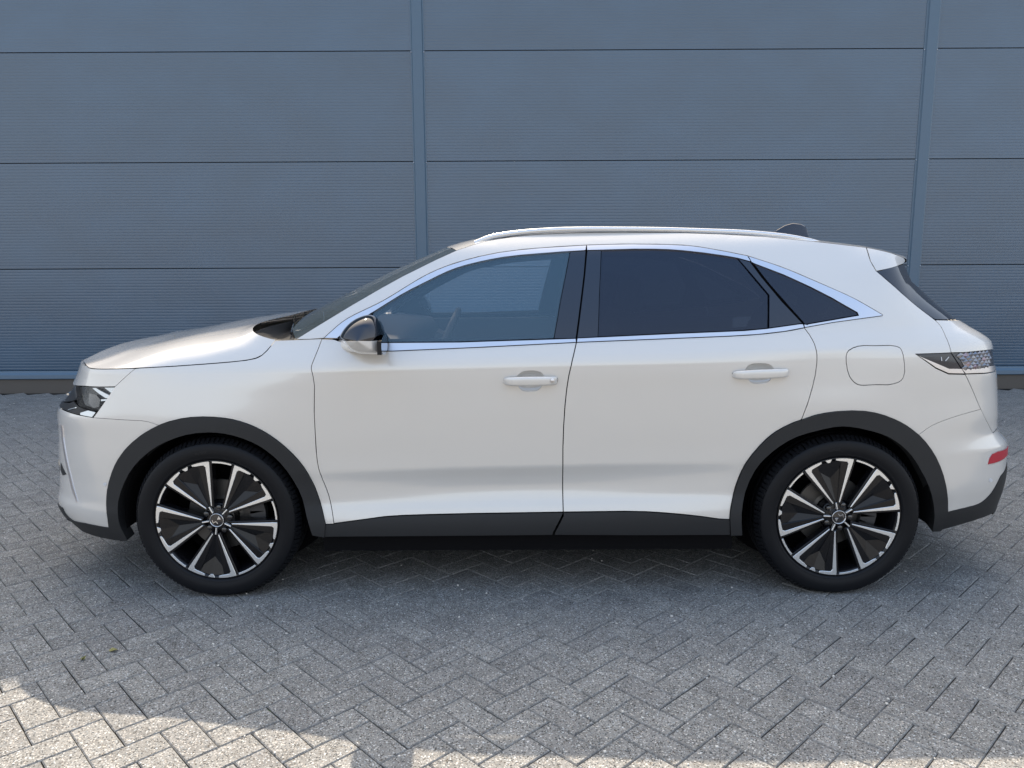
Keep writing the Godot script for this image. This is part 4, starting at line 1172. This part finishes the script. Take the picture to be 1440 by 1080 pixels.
func tops(c: Node3D) -> void:
	var W: Material = M["pearl_white"]
	# bonnet: from the middle line out to the shut line, which runs round the nose and back to the screen
	var rim := []
	for q in [[U0, 1.0725], [U0 + .1, 1.0725], [U0 + .2, 1.0725], [U0 + .3, 1.072], [U0 + .4, 1.0715], [U0 + .5, 1.0695], [U0 + .62, 1.0655]]: rim.append(flank_point(q[0], q[1]))
	for q in curve("hoodline"): rim.append(flank_point(q.x, q.y + .0028))
	var N := 60
	var B := even(rim, N)
	var xs := [-2.14, -2.05, -1.95, -1.83, -1.7, -1.5, -1.3, -1.17]
	var ys := [1.035, 1.068, 1.092, 1.117, 1.142, 1.179, 1.206, 1.221]
	var C := []
	var x0: float = B[0].x
	for i in N + 1:
		var t := float(i) / N
		var x := lerpf(x0, -1.178, pow(t, 1.25))
		C.append(Vector3(x, maxf(table(xs, ys, x), B[0].y) if i > 0 else B[0].y, 0))
	var rows := crown_rows(C, B, 28, func(m: Vector3, e: Vector3, k: float, s: float):
		var t := absf(k)
		var wrap := smoothstep(.26, .52, s)
		var px := lerpf(t, .35 * pow(t, 7.0) + .65 * pow(t, 26.0), wrap)
		var g := lerpf(.55 * t * t + .45 * pow(t, 4.0), .42 * t * t + .58 * pow(t, 13.0), wrap)
		var notch := -.062 * smoothstep(.22, .78, t) * (1.0 - pow(t, 26.0)) * smoothstep(.75, 1.0, s)
		return Vector3(lerpf(m.x, e.x, px) + notch, lerpf(m.y, e.y, g), e.z * k), 1.7)
	var hood := grid(rows, Vector3.UP)
	put("bonnet", hood.mesh(), W, c)
	# windscreen
	var A := edge3("a_edge", 24, -.002)
	var SC := []
	for i in 25:
		var t := i / 24.0
		SC.append(Vector3(lerpf(-1.165, -.405, t), lerpf(1.200, 1.556, t) + .012 * sin(PI * t), 0))
	var screen := crown_rows(SC, A, 14, func(m: Vector3, e: Vector3, k: float, _s: float):
		return Vector3(lerpf(m.x, e.x, k * k), lerpf(m.y, e.y, k * k), e.z * k))
	put("windscreen", grid(screen, Vector3(-1, 1, 0)).mesh(), M["windscreen_glass"], c)
	# cowl between bonnet and screen
	var cowl := []
	for i in 7:
		var t := i / 6.0
		var row := []
		for k in 29:
			var a: Vector3 = rows[N][int(round(k / 28.0 * 56.0))]
			var b: Vector3 = screen[0][k]
			row.append(a.lerp(b, t) - Vector3(0, .030 + .040 * sin(PI * t), 0))
		cowl.append(row)
	put("cowl_panel", grid(cowl, Vector3.UP).mesh(), M["black_plastic"], c)
	for wz in [.50, -.12]:
		var wp := []
		for i in 13:
			var t := i / 12.0
			wp.append(Vector3(lerpf(-1.085, -1.215, t), lerpf(1.158, 1.186, t) + .006 * sin(PI * t), lerpf(wz + .12, wz - .42, t)))
		put("wiper", tube(wp, .006, .007).mesh(), M["gloss_black"], c)
	# roof
	var R := edge3("roof_edge", 48)
	var RC := []
	for i in 49:
		var t := i / 48.0
		RC.append(Vector3(R[i].x + lerpf(-.089, .06, smoothstep(0.0, .25, t)) * (1.0 if t < .25 else 1.0), R[i].y + lerpf(.024, .022, t), 0))
	var crown := func(m: Vector3, e: Vector3, k: float, _s: float):
		var t := absf(k)
		return Vector3(lerpf(m.x, e.x, t * t), lerpf(m.y, e.y, .35 * t * t + .65 * pow(t, 5.0)), e.z * k)
	var roof := crown_rows(RC, R, 16, crown)
	put("roof", grid(roof, Vector3.UP).mesh(), W, c)
	# rear spoiler: top, lip and underside in one
	var P := edge3("sp_edge", 12)
	var PC := []
	for i in 13:
		var t := i / 12.0
		var fade := 1.0 if i > 0 else .999
		PC.append(Vector3(P[i].x + lerpf(.06, .15, t), P[i].y + .022 - .006 * t, 0) * Vector3(fade, 1, 1))
	var sp := crown_rows(PC, P, 16, crown)
	var last: Array = sp[-1]
	for d in [Vector3(.010, -.006, 0), Vector3(.011, -.016, 0), Vector3(-.002, -.024, 0), Vector3(-.05, -.026, 0), Vector3(-.16, -.012, 0)]:
		var row := []
		for q in last: row.append(q + d)
		sp.append(row)
	var spoiler := base("rear_spoiler", Vector3.ZERO, c)
	put("spoiler_blade", grid(sp, Vector3.UP).mesh(), W, spoiler)
	both("spoiler_cheek", skin(cut("spoiler_side", -.0003)), W, spoiler, spoiler)
	# rear window
	var G := edge3("rw_edge", 16, -.006)
	var GC := []
	for i in 17: GC.append(G[i] * Vector3(1, 1, 0) + Vector3(.075, .012, 0))
	put("rear_window", grid(crown_rows(GC, G, 12, func(m: Vector3, e: Vector3, k: float, _s: float):
		return Vector3(lerpf(m.x, e.x, k * k), lerpf(m.y, e.y, k * k), e.z * k)), Vector3(1, .5, 0)).mesh(), M["tinted_glass"], c)
	# roof rails
	for sgn in [1.0, -1.0]:
		var pts := []
		var px := [-.235, -.17, -.10, -.027, .133, .418, .802, 1.09, 1.233, 1.33, 1.415]
		var py := [1.565, 1.590, 1.603, 1.612, 1.623, 1.625, 1.616, 1.601, 1.584, 1.564, 1.538]
		for i in 61:
			var x := lerpf(px[0], px[-1], i / 60.0)
			pts.append(Vector3(x, table(px, py, x), sgn * (.548 - .012 * pow(absf(x - .55), 2.0))))
		put("roof_rail", tube(pts, .017, .0125, Vector3.UP, 16, .75).mesh(), M["silver_rail"], c)
	# antenna fin
	var fin := []
	var prof := [[1.30, 1.608, .004], [1.342, 1.636, .012], [1.386, 1.662, .016], [1.427, 1.673, .017], [1.470, 1.668, .015], [1.496, 1.655, .011], [1.506, 1.640, .006]]
	for q in prof:
		var row := []
		for k in range(-6, 7):
			var t := k / 6.0
			var w: float = lerpf(.022, q[2] * .55, 1.0 - absf(t))
			row.append(Vector3(q[0], lerpf(q[1], 1.585, pow(absf(t), 1.6)), w * t * 1.6))
		fin.append(row)
	var fs := grid(fin, Vector3.UP)
	var back := []
	for q in fin[-1]: back.append(q)
	fs.flat(back, Vector3(1, 0, 0))
	put("antenna_fin", fs.mesh(), M["pillar_gloss"], c)

func mirrors(c: Node3D) -> void:
	for sgn in [1.0, -1.0]:
		var m := base("door_mirror", Vector3.ZERO, c)
		# outlines in side view, the same number of points, from the rear lower corner round
		var cap := [Vector2(-.598, 1.166), Vector2(-.600, 1.195), Vector2(-.612, 1.228), Vector2(-.634, 1.256), Vector2(-.662, 1.266), Vector2(-.703, 1.257), Vector2(-.745, 1.232), Vector2(-.776, 1.198), Vector2(-.785, 1.178), Vector2(-.772, 1.166)]
		var foot := [Vector2(-.772, 1.163), Vector2(-.750, 1.130), Vector2(-.706, 1.103), Vector2(-.660, 1.098), Vector2(-.620, 1.098), Vector2(-.602, 1.106), Vector2(-.598, 1.163)]
		for part in 2:
			var o: Array = spline(cap if part == 0 else foot, 5)
			var mid := Vector2(-.69, 1.168)
			var rows := []
			for k in 11:
				var t := k / 10.0
				var z := lerpf(.885, 1.075, t)
				var f := pow(maxf(1.0 - pow(t, 3.2), 0.0), .5) if t < 1.0 else 0.0
				f = lerpf(.90, 1.0, minf(t * 3.0, 1.0)) * maxf(f, .0)
				var row := []
				for q in o: row.append(Vector3(lerpf(mid.x, q.x, f), lerpf(mid.y, q.y, f), z * sgn))
				rows.append(row)
			put("mirror_cap" if part == 0 else "mirror_foot", grid(rows, Vector3(0, 1 if part == 0 else -1, sgn * .3)).mesh(), M["dark_chrome"] if part == 0 else M["pearl_white"], m)
		var rim := Soup.new()
		var face := []
		var n := 20
		for k in n:
			var a := TAU * k / n
			face.append(Vector3(-.5955, 1.142 + sin(a) * .043, sgn * (.985 + cos(a) * .080)))
		rim.flat(face, Vector3(1, 0, 0))
		put("mirror_glass", rim.mesh(), M["gloss_black"], m)
		var bz := Soup.new()
		bz.box(Vector3(-.605, 1.137, sgn * .975), Vector3(.0085, .028, .086))
		put("mirror_bezel", bz.mesh(), M["grille_black"], m)
		var arm := Soup.new()
		arm = tube([Vector3(-.80, 1.128, sgn * .82), Vector3(-.765, 1.128, sgn * .87), Vector3(-.735, 1.128, sgn * .90), Vector3(-.69, 1.128, sgn * .94)], .032, .026, Vector3.UP, 14, .8)
		put("mirror_arm", arm.mesh(), M["pearl_white"], m)

func cabin(c: Node3D) -> void:
	var k := base("cabin", Vector3.ZERO, c)
	var D: Material = M["cabin_dark"]
	var fl := Soup.new()
	fl.box(Vector3(-.02, .46, 0), Vector3(.86, .03, .80))
	fl.box(Vector3(1.4, .46, 0), Vector3(.55, .03, .42))
	put("cabin_floor", fl.mesh(), D, k)
	var dash := []
	for q in [[-1.18, 1.10], [-.95, 1.145], [-.72, 1.15], [-.58, 1.13], [-.53, 1.07], [-.56, .95], [-.60, .6]]:
		var row := []
		for i in 15:
			var t := i / 14.0 * 2.0 - 1.0
			row.append(Vector3(q[0] - .05 * (1 - t * t), q[1] + .012 * (1 - t * t), t * .80))
		dash.append(row)
	put("dashboard", grid(dash, Vector3(.5, 1, 0)).mesh(), D, k)
	# steering wheel on the near side
	var wheel_ := base("steering_wheel", Vector3(-.40, 1.085, .37), k)
	wheel_.basis = Basis(Vector3.BACK, deg_to_rad(-24)) * Basis(Vector3.UP, PI / 2)
	var ring := []
	for i in 41: ring.append(Vector3(cos(TAU * i / 40.0) * .175, sin(TAU * i / 40.0) * .175, 0))
	put("rim", tube(ring, .014, .014, Vector3.BACK, 10).mesh(), M["seat_cloth"], wheel_)
	var hub := Soup.new()
	hub.box(Vector3(0, -.01, -.03), Vector3(.075, .055, .025))
	hub.box(Vector3(.10, 0, -.015), Vector3(.07, .014, .008))
	hub.box(Vector3(-.10, 0, -.015), Vector3(.07, .014, .008))
	hub.box(Vector3(0, -.10, -.015), Vector3(.016, .07, .008))
	put("hub", hub.mesh(), D, wheel_)
	# seats
	for z in [.37, -.37]:
		var seat := base("front_seat", Vector3(0, 0, z), k)
		pillow("cushion", Vector3(.05, .60, 0), Vector3(.27, .09, .24), 0.0, seat)
		pillow("backrest", Vector3(.40, .93, 0), Vector3(.085, .33, .235), -16.0, seat)
		pillow("headrest", Vector3(.50, 1.32, 0), Vector3(.05, .09, .125), -12.0, seat)
	var bench := base("rear_bench", Vector3.ZERO, k)
	pillow("cushion", Vector3(1.0, .62, 0), Vector3(.26, .09, .43), 0.0, bench)
	pillow("backrest", Vector3(1.33, .93, 0), Vector3(.09, .33, .43), -22.0, bench)
	for z in [.3, -.3]: pillow("headrest", Vector3(1.45, 1.30, z), Vector3(.05, .08, .12), -18.0, bench)
	# roof lining and parcel shelf
	var lin_ := Soup.new()
	var rows := []
	for i in 9:
		var t := i / 8.0
		var row := []
		for j in 9:
			var q := j / 8.0 * 2.0 - 1.0
			row.append(Vector3(lerpf(-.30, 1.5, t), lerpf(1.53, 1.54, t) + .035 * sin(PI * t) - .03 * q * q, q * .56))
		rows.append(row)
	grid(rows, Vector3.DOWN, lin_)
	put("roof_lining", lin_.mesh(), M["seat_cloth"], k)
	var shelf := Soup.new()
	shelf.box(Vector3(1.75, 1.08, 0), Vector3(.30, .015, .66))
	put("parcel_shelf", shelf.mesh(), D, k)
	for z in [.80, -.80]:
		var dc := Soup.new()
		dc.box(Vector3(.10, .82, z), Vector3(.80, .30, .03))
		dc.box(Vector3(1.1, 1.0, z), Vector3(.25, .12, .03))
		put("door_card", dc.mesh(), D, k)

func pillow(called: String, at: Vector3, h: Vector3, tilt: float, parent: Node) -> void:
	var rows := []
	for i in 13:
		var a := PI * i / 12.0 - PI / 2
		var row := []
		for j in 25:
			var b := TAU * j / 24.0
			var p := Vector3(cos(a) * cos(b), sin(a), cos(a) * sin(b))
			for ax in 3: p[ax] = signf(p[ax]) * pow(absf(p[ax]), .45)
			row.append(p * h)
		rows.append(row)
	var s := grid(rows, Vector3.ZERO, null, true)
	for i in s.v.size():
		if s.n[i].dot(s.v[i]) < 0.0: s.n[i] = -s.n[i]
	var o := put(called, s.mesh(), M["seat_cloth"], parent)
	o.position = at
	o.basis = Basis(Vector3.BACK, deg_to_rad(tilt))

func underside(c: Node3D) -> void:
	var s := Soup.new()
	s.box(Vector3(0, .245, 0), Vector3(.92, .05, .855))
	s.box(Vector3(0, .30, 0), Vector3(2.1, .09, .44))
	s.box(Vector3(-2.0, .33, 0), Vector3(.16, .06, .60))
	s.box(Vector3(2.02, .33, 0), Vector3(.14, .06, .60))
	put("underbody", s.mesh(), M["liner"], c)
	var b := Soup.new()
	b.box(Vector3(-1.5, .75, 0), Vector3(.5, .18, .44))
	b.box(Vector3(.1, .62, .835), Vector3(.80, .26, .012))
	b.box(Vector3(.1, .62, -.835), Vector3(.80, .26, .012))
	put("inner_structure", b.mesh(), M["liner"], c)
	for x in [-1.375, 1.375]:
		var ax := tube([Vector3(x, .33, -.7), Vector3(x, .33, .7)], .035, .035)
		put("axle", ax.mesh(), M["liner"], c)

# ---------------------------------------------------------------- wheels
func pol(r: float, deg: float) -> Vector2:
	return Vector2(cos(deg_to_rad(deg)), sin(deg_to_rad(deg))) * r

var wheel_src: Node3D = null

func wheel(c: Node3D, x: float, sgn: float) -> void:
	var w := base("wheel", Vector3(x, .358, sgn * .905), c)
	var phase: float = 45.5 if x < 0 else 31.3
	w.basis = Basis(Vector3.UP, 0.0 if sgn > 0 else PI).scaled(Vector3.ONE * 1.022)
	# tyre: flattened a little where it stands
	var prof := [Vector2(.262, -.20), Vector2(.275, -.225), Vector2(.310, -.236), Vector2(.338, -.228), Vector2(.352, -.205), Vector2(.3585, -.17), Vector2(.3592, -.155), Vector2(.352, -.153), Vector2(.352, -.145), Vector2(.3598, -.143), Vector2(.3602, -.115), Vector2(.353, -.113), Vector2(.353, -.105), Vector2(.3602, -.103), Vector2(.3598, -.075), Vector2(.352, -.073), Vector2(.352, -.065), Vector2(.3592, -.063), Vector2(.3585, -.048), Vector2(.354, -.024), Vector2(.3475, -.010), Vector2(.343, -.003), Vector2(.340, -.0005), Vector2(.3385, .0035), Vector2(.330, .0075), Vector2(.318, .0105), Vector2(.304, .0110), Vector2(.290, .0085), Vector2(.2835, .0045), Vector2(.280, .0050), Vector2(.2755, .0035), Vector2(.271, -.002), Vector2(.266, -.008), Vector2(.259, -.012)]
	var steps := 210
	var ty := Soup.new()
	for i in prof.size():
		var a: Vector2 = prof[maxi(i - 1, 0)]
		var b: Vector2 = prof[mini(i + 1, prof.size() - 1)]
		var nn := Vector2(b.y - a.y, -(b.x - a.x)).normalized()
		for k in steps + 1:
			var t := TAU * (k % steps) / steps
			var r: float = prof[i].x
			var z: float = prof[i].y
			# the shoulder's cut blocks
			if k % 3 == 0 and ((i >= 18 and i <= 21) or (i >= 4 and i <= 6)):
				r -= .006
				z -= .002 if i > 9 else 0.0
			var p := Vector3(cos(t) * r, sin(t) * r, z)
			if p.y < -.3515: p.y = -.3515
			if p.y < -.30 and i > 20: p.z += .004 * clampf((-.30 - p.y) / .05, 0, 1)
			ty.vert(p, Vector3(cos(t) * nn.x, sin(t) * nn.x, nn.y))
	for i in prof.size() - 1:
		for k in steps:
			var a := i * (steps + 1) + k
			ty.quad(a, a + 1, a + steps + 2, a + steps + 1)
	for k in 108:
		var t := TAU * k / 108.0
		var bb := Basis(Vector3.BACK, t) * Basis(Vector3.UP, deg_to_rad(-28.0))
		var lug := Vector3(cos(t) * .3500, sin(t) * .3500, -.0165)
		if lug.y > -.338: ty.box(lug, Vector3(.0030, .0066, .0165), bb)
	put("tyre", ty.mesh(), M["rubber"], w)
	var R := .2630
	# rim: lip, barrel, hub disc
	put("rim", lathe([Vector2(R + .0015, -.014), Vector2(R + .0045, -.004), Vector2(R + .003, -.0005), Vector2(R - .001, -.001), Vector2(R - .012, -.008), Vector2(R - .020, -.03), Vector2(R - .028, -.09), Vector2(R - .022, -.19)], 96).mesh(), M["alloy_black"], w)
	put("hub_disc", lathe([Vector2(.001, -.020), Vector2(.040, -.020), Vector2(.052, -.024), Vector2(.066, -.028), Vector2(.072, -.040), Vector2(.070, -.075)], 40).mesh(), M["alloy_black"], w)
	put("brake_disc", lathe([Vector2(.07, -.088), Vector2(.085, -.092), Vector2(.155, -.092), Vector2(.158, -.098)], 64, null, true).mesh(), M["brake_steel"], w)
	var cal := Soup.new()
	for a in range(0, 5):
		var t := deg_to_rad(lerpf(-24, 24, a / 4.0) + (0.0 if x > 0 else 180.0) * 0.0)
		cal.box(Vector3(cos(t) * .158, sin(t) * .158, -.085), Vector3(.034, .020, .020), Basis(Vector3.BACK, t))
	put("brake_caliper", cal.mesh(), M["caliper_grey"], w)
	var hub_w := Soup.new()
	hub_w.flat(range(32).map(func(k): return Vector3(cos(TAU * k / 32.0) * .235, sin(TAU * k / 32.0) * .235, -.17)), Vector3(0, 0, 1))
	put("backing_plate", hub_w.mesh(), M["liner"], w)
	for k in 5:
		var th := phase + 72.0 * k
		for e in [1.0, -1.0]:
			# spoke face with the hook that follows the rim
			var o := PackedVector2Array()
			for q in 8: o.append(pol(R, th + e * lerpf(23.9, 6.6, q / 7.0)))
			o.append(pol(R * .967, th + e * 7.0))
			for q in 4: o.append(pol(R * (.952 - .004 * q), th + e * lerpf(10.0, 18.0, q / 3.0)))
			o.append(pol(R * .905, th + e * 19.5))
			o.append(pol(R * .262, th + e * 10.0))
			o.append(pol(R * .245, th + e * 13.0))
			o.append(pol(R * .93, th + e * 23.9))
			put("spoke", plate(o, -.016, -.001, .0012).mesh(), M["cut_alloy"], w)
			# dark body of the spoke behind its face
			var s := PackedVector2Array([pol(R * .99, th + e * 26.2), pol(R * .99, th + e * 12.0), pol(R * .25, th + e * 2.0), pol(R * .22, th + e * 20.0)])
			put("spoke_body", plate(s, -.045, -.0035, .002).mesh(), M["alloy_black"], w)
		# faceted dark blade between the pair
		var f := Soup.new()
		var hubp := pol(R * .25, th)
		var l := pol(R * .955, th + 16.5)
		var rr := pol(R * .955, th - 16.5)
		var m0 := pol(R * .965, th)
		var ap := pol(R * .66, th)
		var H := Vector3(hubp.x, hubp.y, -.006)
		var L := Vector3(l.x, l.y, -.004)
		var Q := Vector3(rr.x, rr.y, -.004)
		var T := Vector3(m0.x, m0.y, -.005)
		var A := Vector3(ap.x, ap.y, -.022)
		for tri in [[H, A, L], [H, Q, A], [A, Q, T], [A, T, L]]: f.flat(tri, Vector3(0, 0, 1))
		put("faceted_blade", f.mesh(), M["alloy_black"], w)
		var tr := PackedVector2Array([pol(R, th + 3.4), pol(R, th), pol(R, th - 3.4), pol(R * .945, th - 1.2), pol(R * .945, th + 1.2)])
		put("rim_accent", plate(tr, -.012, -.001, .0008).mesh(), M["cut_alloy"], w)
		var arc := PackedVector2Array()
		for q in 9: arc.append(pol(R, th + 36.0 + lerpf(-9.4, 9.4, q / 8.0)))
		for q in 9: arc.append(pol(R * .967, th + 36.0 + lerpf(9.2, -9.2, q / 8.0)))
		put("rim_accent", plate(arc, -.012, -.001, .0008).mesh(), M["cut_alloy"], w)
		var d := PackedVector2Array([pol(R * .25, th + 2.6), pol(R * .135, th + 4.2), pol(R * .135, th - 4.2), pol(R * .25, th - 2.6)])
		put("hub_accent", plate(d, -.018, -.003, .0008).mesh(), M["cut_alloy"], w)
		var b := put("wheel_bolt", lathe([Vector2(.0005, -.010), Vector2(.010, -.011), Vector2(.0125, -.015), Vector2(.0125, -.03)], 12).mesh(), M["gloss_black"], w)
		var bp := pol(R * .205, th + 36.0)
		b.position = Vector3(bp.x, bp.y, 0)
	put("cap_ring", lathe([Vector2(.0262, -.006), Vector2(.0275, .0005), Vector2(.0305, .0005), Vector2(.0318, -.006), Vector2(.0318, -.02)], 48).mesh(), M["chrome"], w)
	put("hub_cap", lathe([Vector2(.0002, -.002), Vector2(.018, -.0025), Vector2(.0266, -.004)], 40).mesh(), M["gloss_black"], w)
	var turn: float = 20.0 if x < 0 else 200.0
	var em := base("cap_emblem", Vector3.ZERO, w)
	var t1 := PackedVector2Array()
	for q in [[.004, 55.0], [.021, 62.0], [.018, 12.0]]: t1.append(pol(q[0], q[1] + turn - 20.0))
	put("emblem_wedge", plate(t1, -.004, -.0008, .0003).mesh(), M["chrome"], em)
	var t2 := PackedVector2Array()
	for q in [Vector2(-.018, .001), Vector2(-.015, -.010), Vector2(-.003, -.004), Vector2(.005, -.014), Vector2(.003, -.0165), Vector2(-.004, -.0075), Vector2(-.0165, -.0145), Vector2(-.0205, .001)]: t2.append(q.rotated(deg_to_rad(turn - 20.0)))
	put("emblem_stroke", plate(t2, -.004, -.0008).mesh(), M["chrome"], em)
	var word := TextMesh.new()
	word.text = "OUTSIDE"
	var fnt := SystemFont.new()
	fnt.font_names = PackedStringArray(["Droid Sans"])
	word.font = fnt
	word.font_size = 16
	word.pixel_size = .0008
	word.depth = .0012
	var lt := put("sidewall_lettering", word, M["black_plastic"], w)
	lt.transform = Transform3D(Basis(Vector3.BACK, deg_to_rad(8.0)), Vector3(pol(.304, 98.0).x, pol(.304, 98.0).y, .0112))

# ---------------------------------------------------------------- small things lying about
func litter() -> void:
	var spots := [Vector2(-1.5455, -2.775), Vector2(-1.629, -2.711)]
	var names := ["yellow green fallen leaf on the shaded paving, closer to the front tyre", "smaller yellow green leaf scrap, farther from the front tyre towards the sunlit paving"]
	for i in 2:
		var s := Soup.new()
		var r := .016 - .004 * i
		var p := []
		for k in 9:
			var a := TAU * k / 9.0
			p.append(Vector3(cos(a) * r * (1.0 + .25 * sin(a * 3.0 + i)), .006 + .004 * sin(a * 2.0 + i), sin(a) * r * .65))
		s.flat(p, Vector3.UP)
		var o := put("fallen_leaf", s.mesh(), M["leaf_yellow"])
		o.position = Vector3(spots[i].x, .002, spots[i].y)
		o.rotation.y = i * 1.3
		tag(o, names[i], "leaf", "fallen leaves on the paving")
	var r := RandomNumberGenerator.new()
	r.seed = 77
	var weeds := Soup.new()
	var w := .104
	var ang := deg_to_rad(43.8)
	for k in 260:
		var ca := roundf(r.randf_range(-10, 80)) * w + .0161
		var cb := r.randf_range(-4, 8)
		if k % 2 == 0:
			cb = roundf(cb / w) * w + .0210
			ca = r.randf_range(-2, 9)
		var x := ca * cos(ang) - cb * sin(ang)
		var z := -(ca * sin(ang) + cb * cos(ang))
		if absf(x) > 4.0 or z > -1.9 or z < -8.6: continue
		if r.randf() < .5: continue
		for b in r.randi_range(2, 7):
			var p := Vector3(x + (r.randf() - .5) * .03, -.004, z + (r.randf() - .5) * .03)
			var t := p + Vector3((r.randf() - .5) * .02, r.randf_range(.004, .011), (r.randf() - .5) * .02)
			var sd := Vector3(r.randf() - .5, 0, r.randf() - .5).normalized() * .002
			weeds.flat([p - sd, p + sd, t], Vector3(0, .3, 1))
	var wo := put("joint_weeds", weeds.mesh(), M["weed_green"])
	tag(wo, "tiny green moss and weeds in the paving joints", "weeds", "", "stuff")
	var chips := Soup.new()
	for k in 420:
		var z := -r.randf_range(2.0, 8.4)
		var x := r.randf_range(-1.0, 1.0) * (1.6 - z * .55)
		chips.box(Vector3(x, .0025, z), Vector3(r.randf_range(.0012, .0042), r.randf_range(.001, .003), r.randf_range(.0012, .0042)), Basis(Vector3.UP, r.randf() * 3.0))
	var co := put("stone_chips", chips.mesh(), M["chip_pale"])
	tag(co, "pale stone chips strewn over the dark paving", "gravel", "", "stuff")
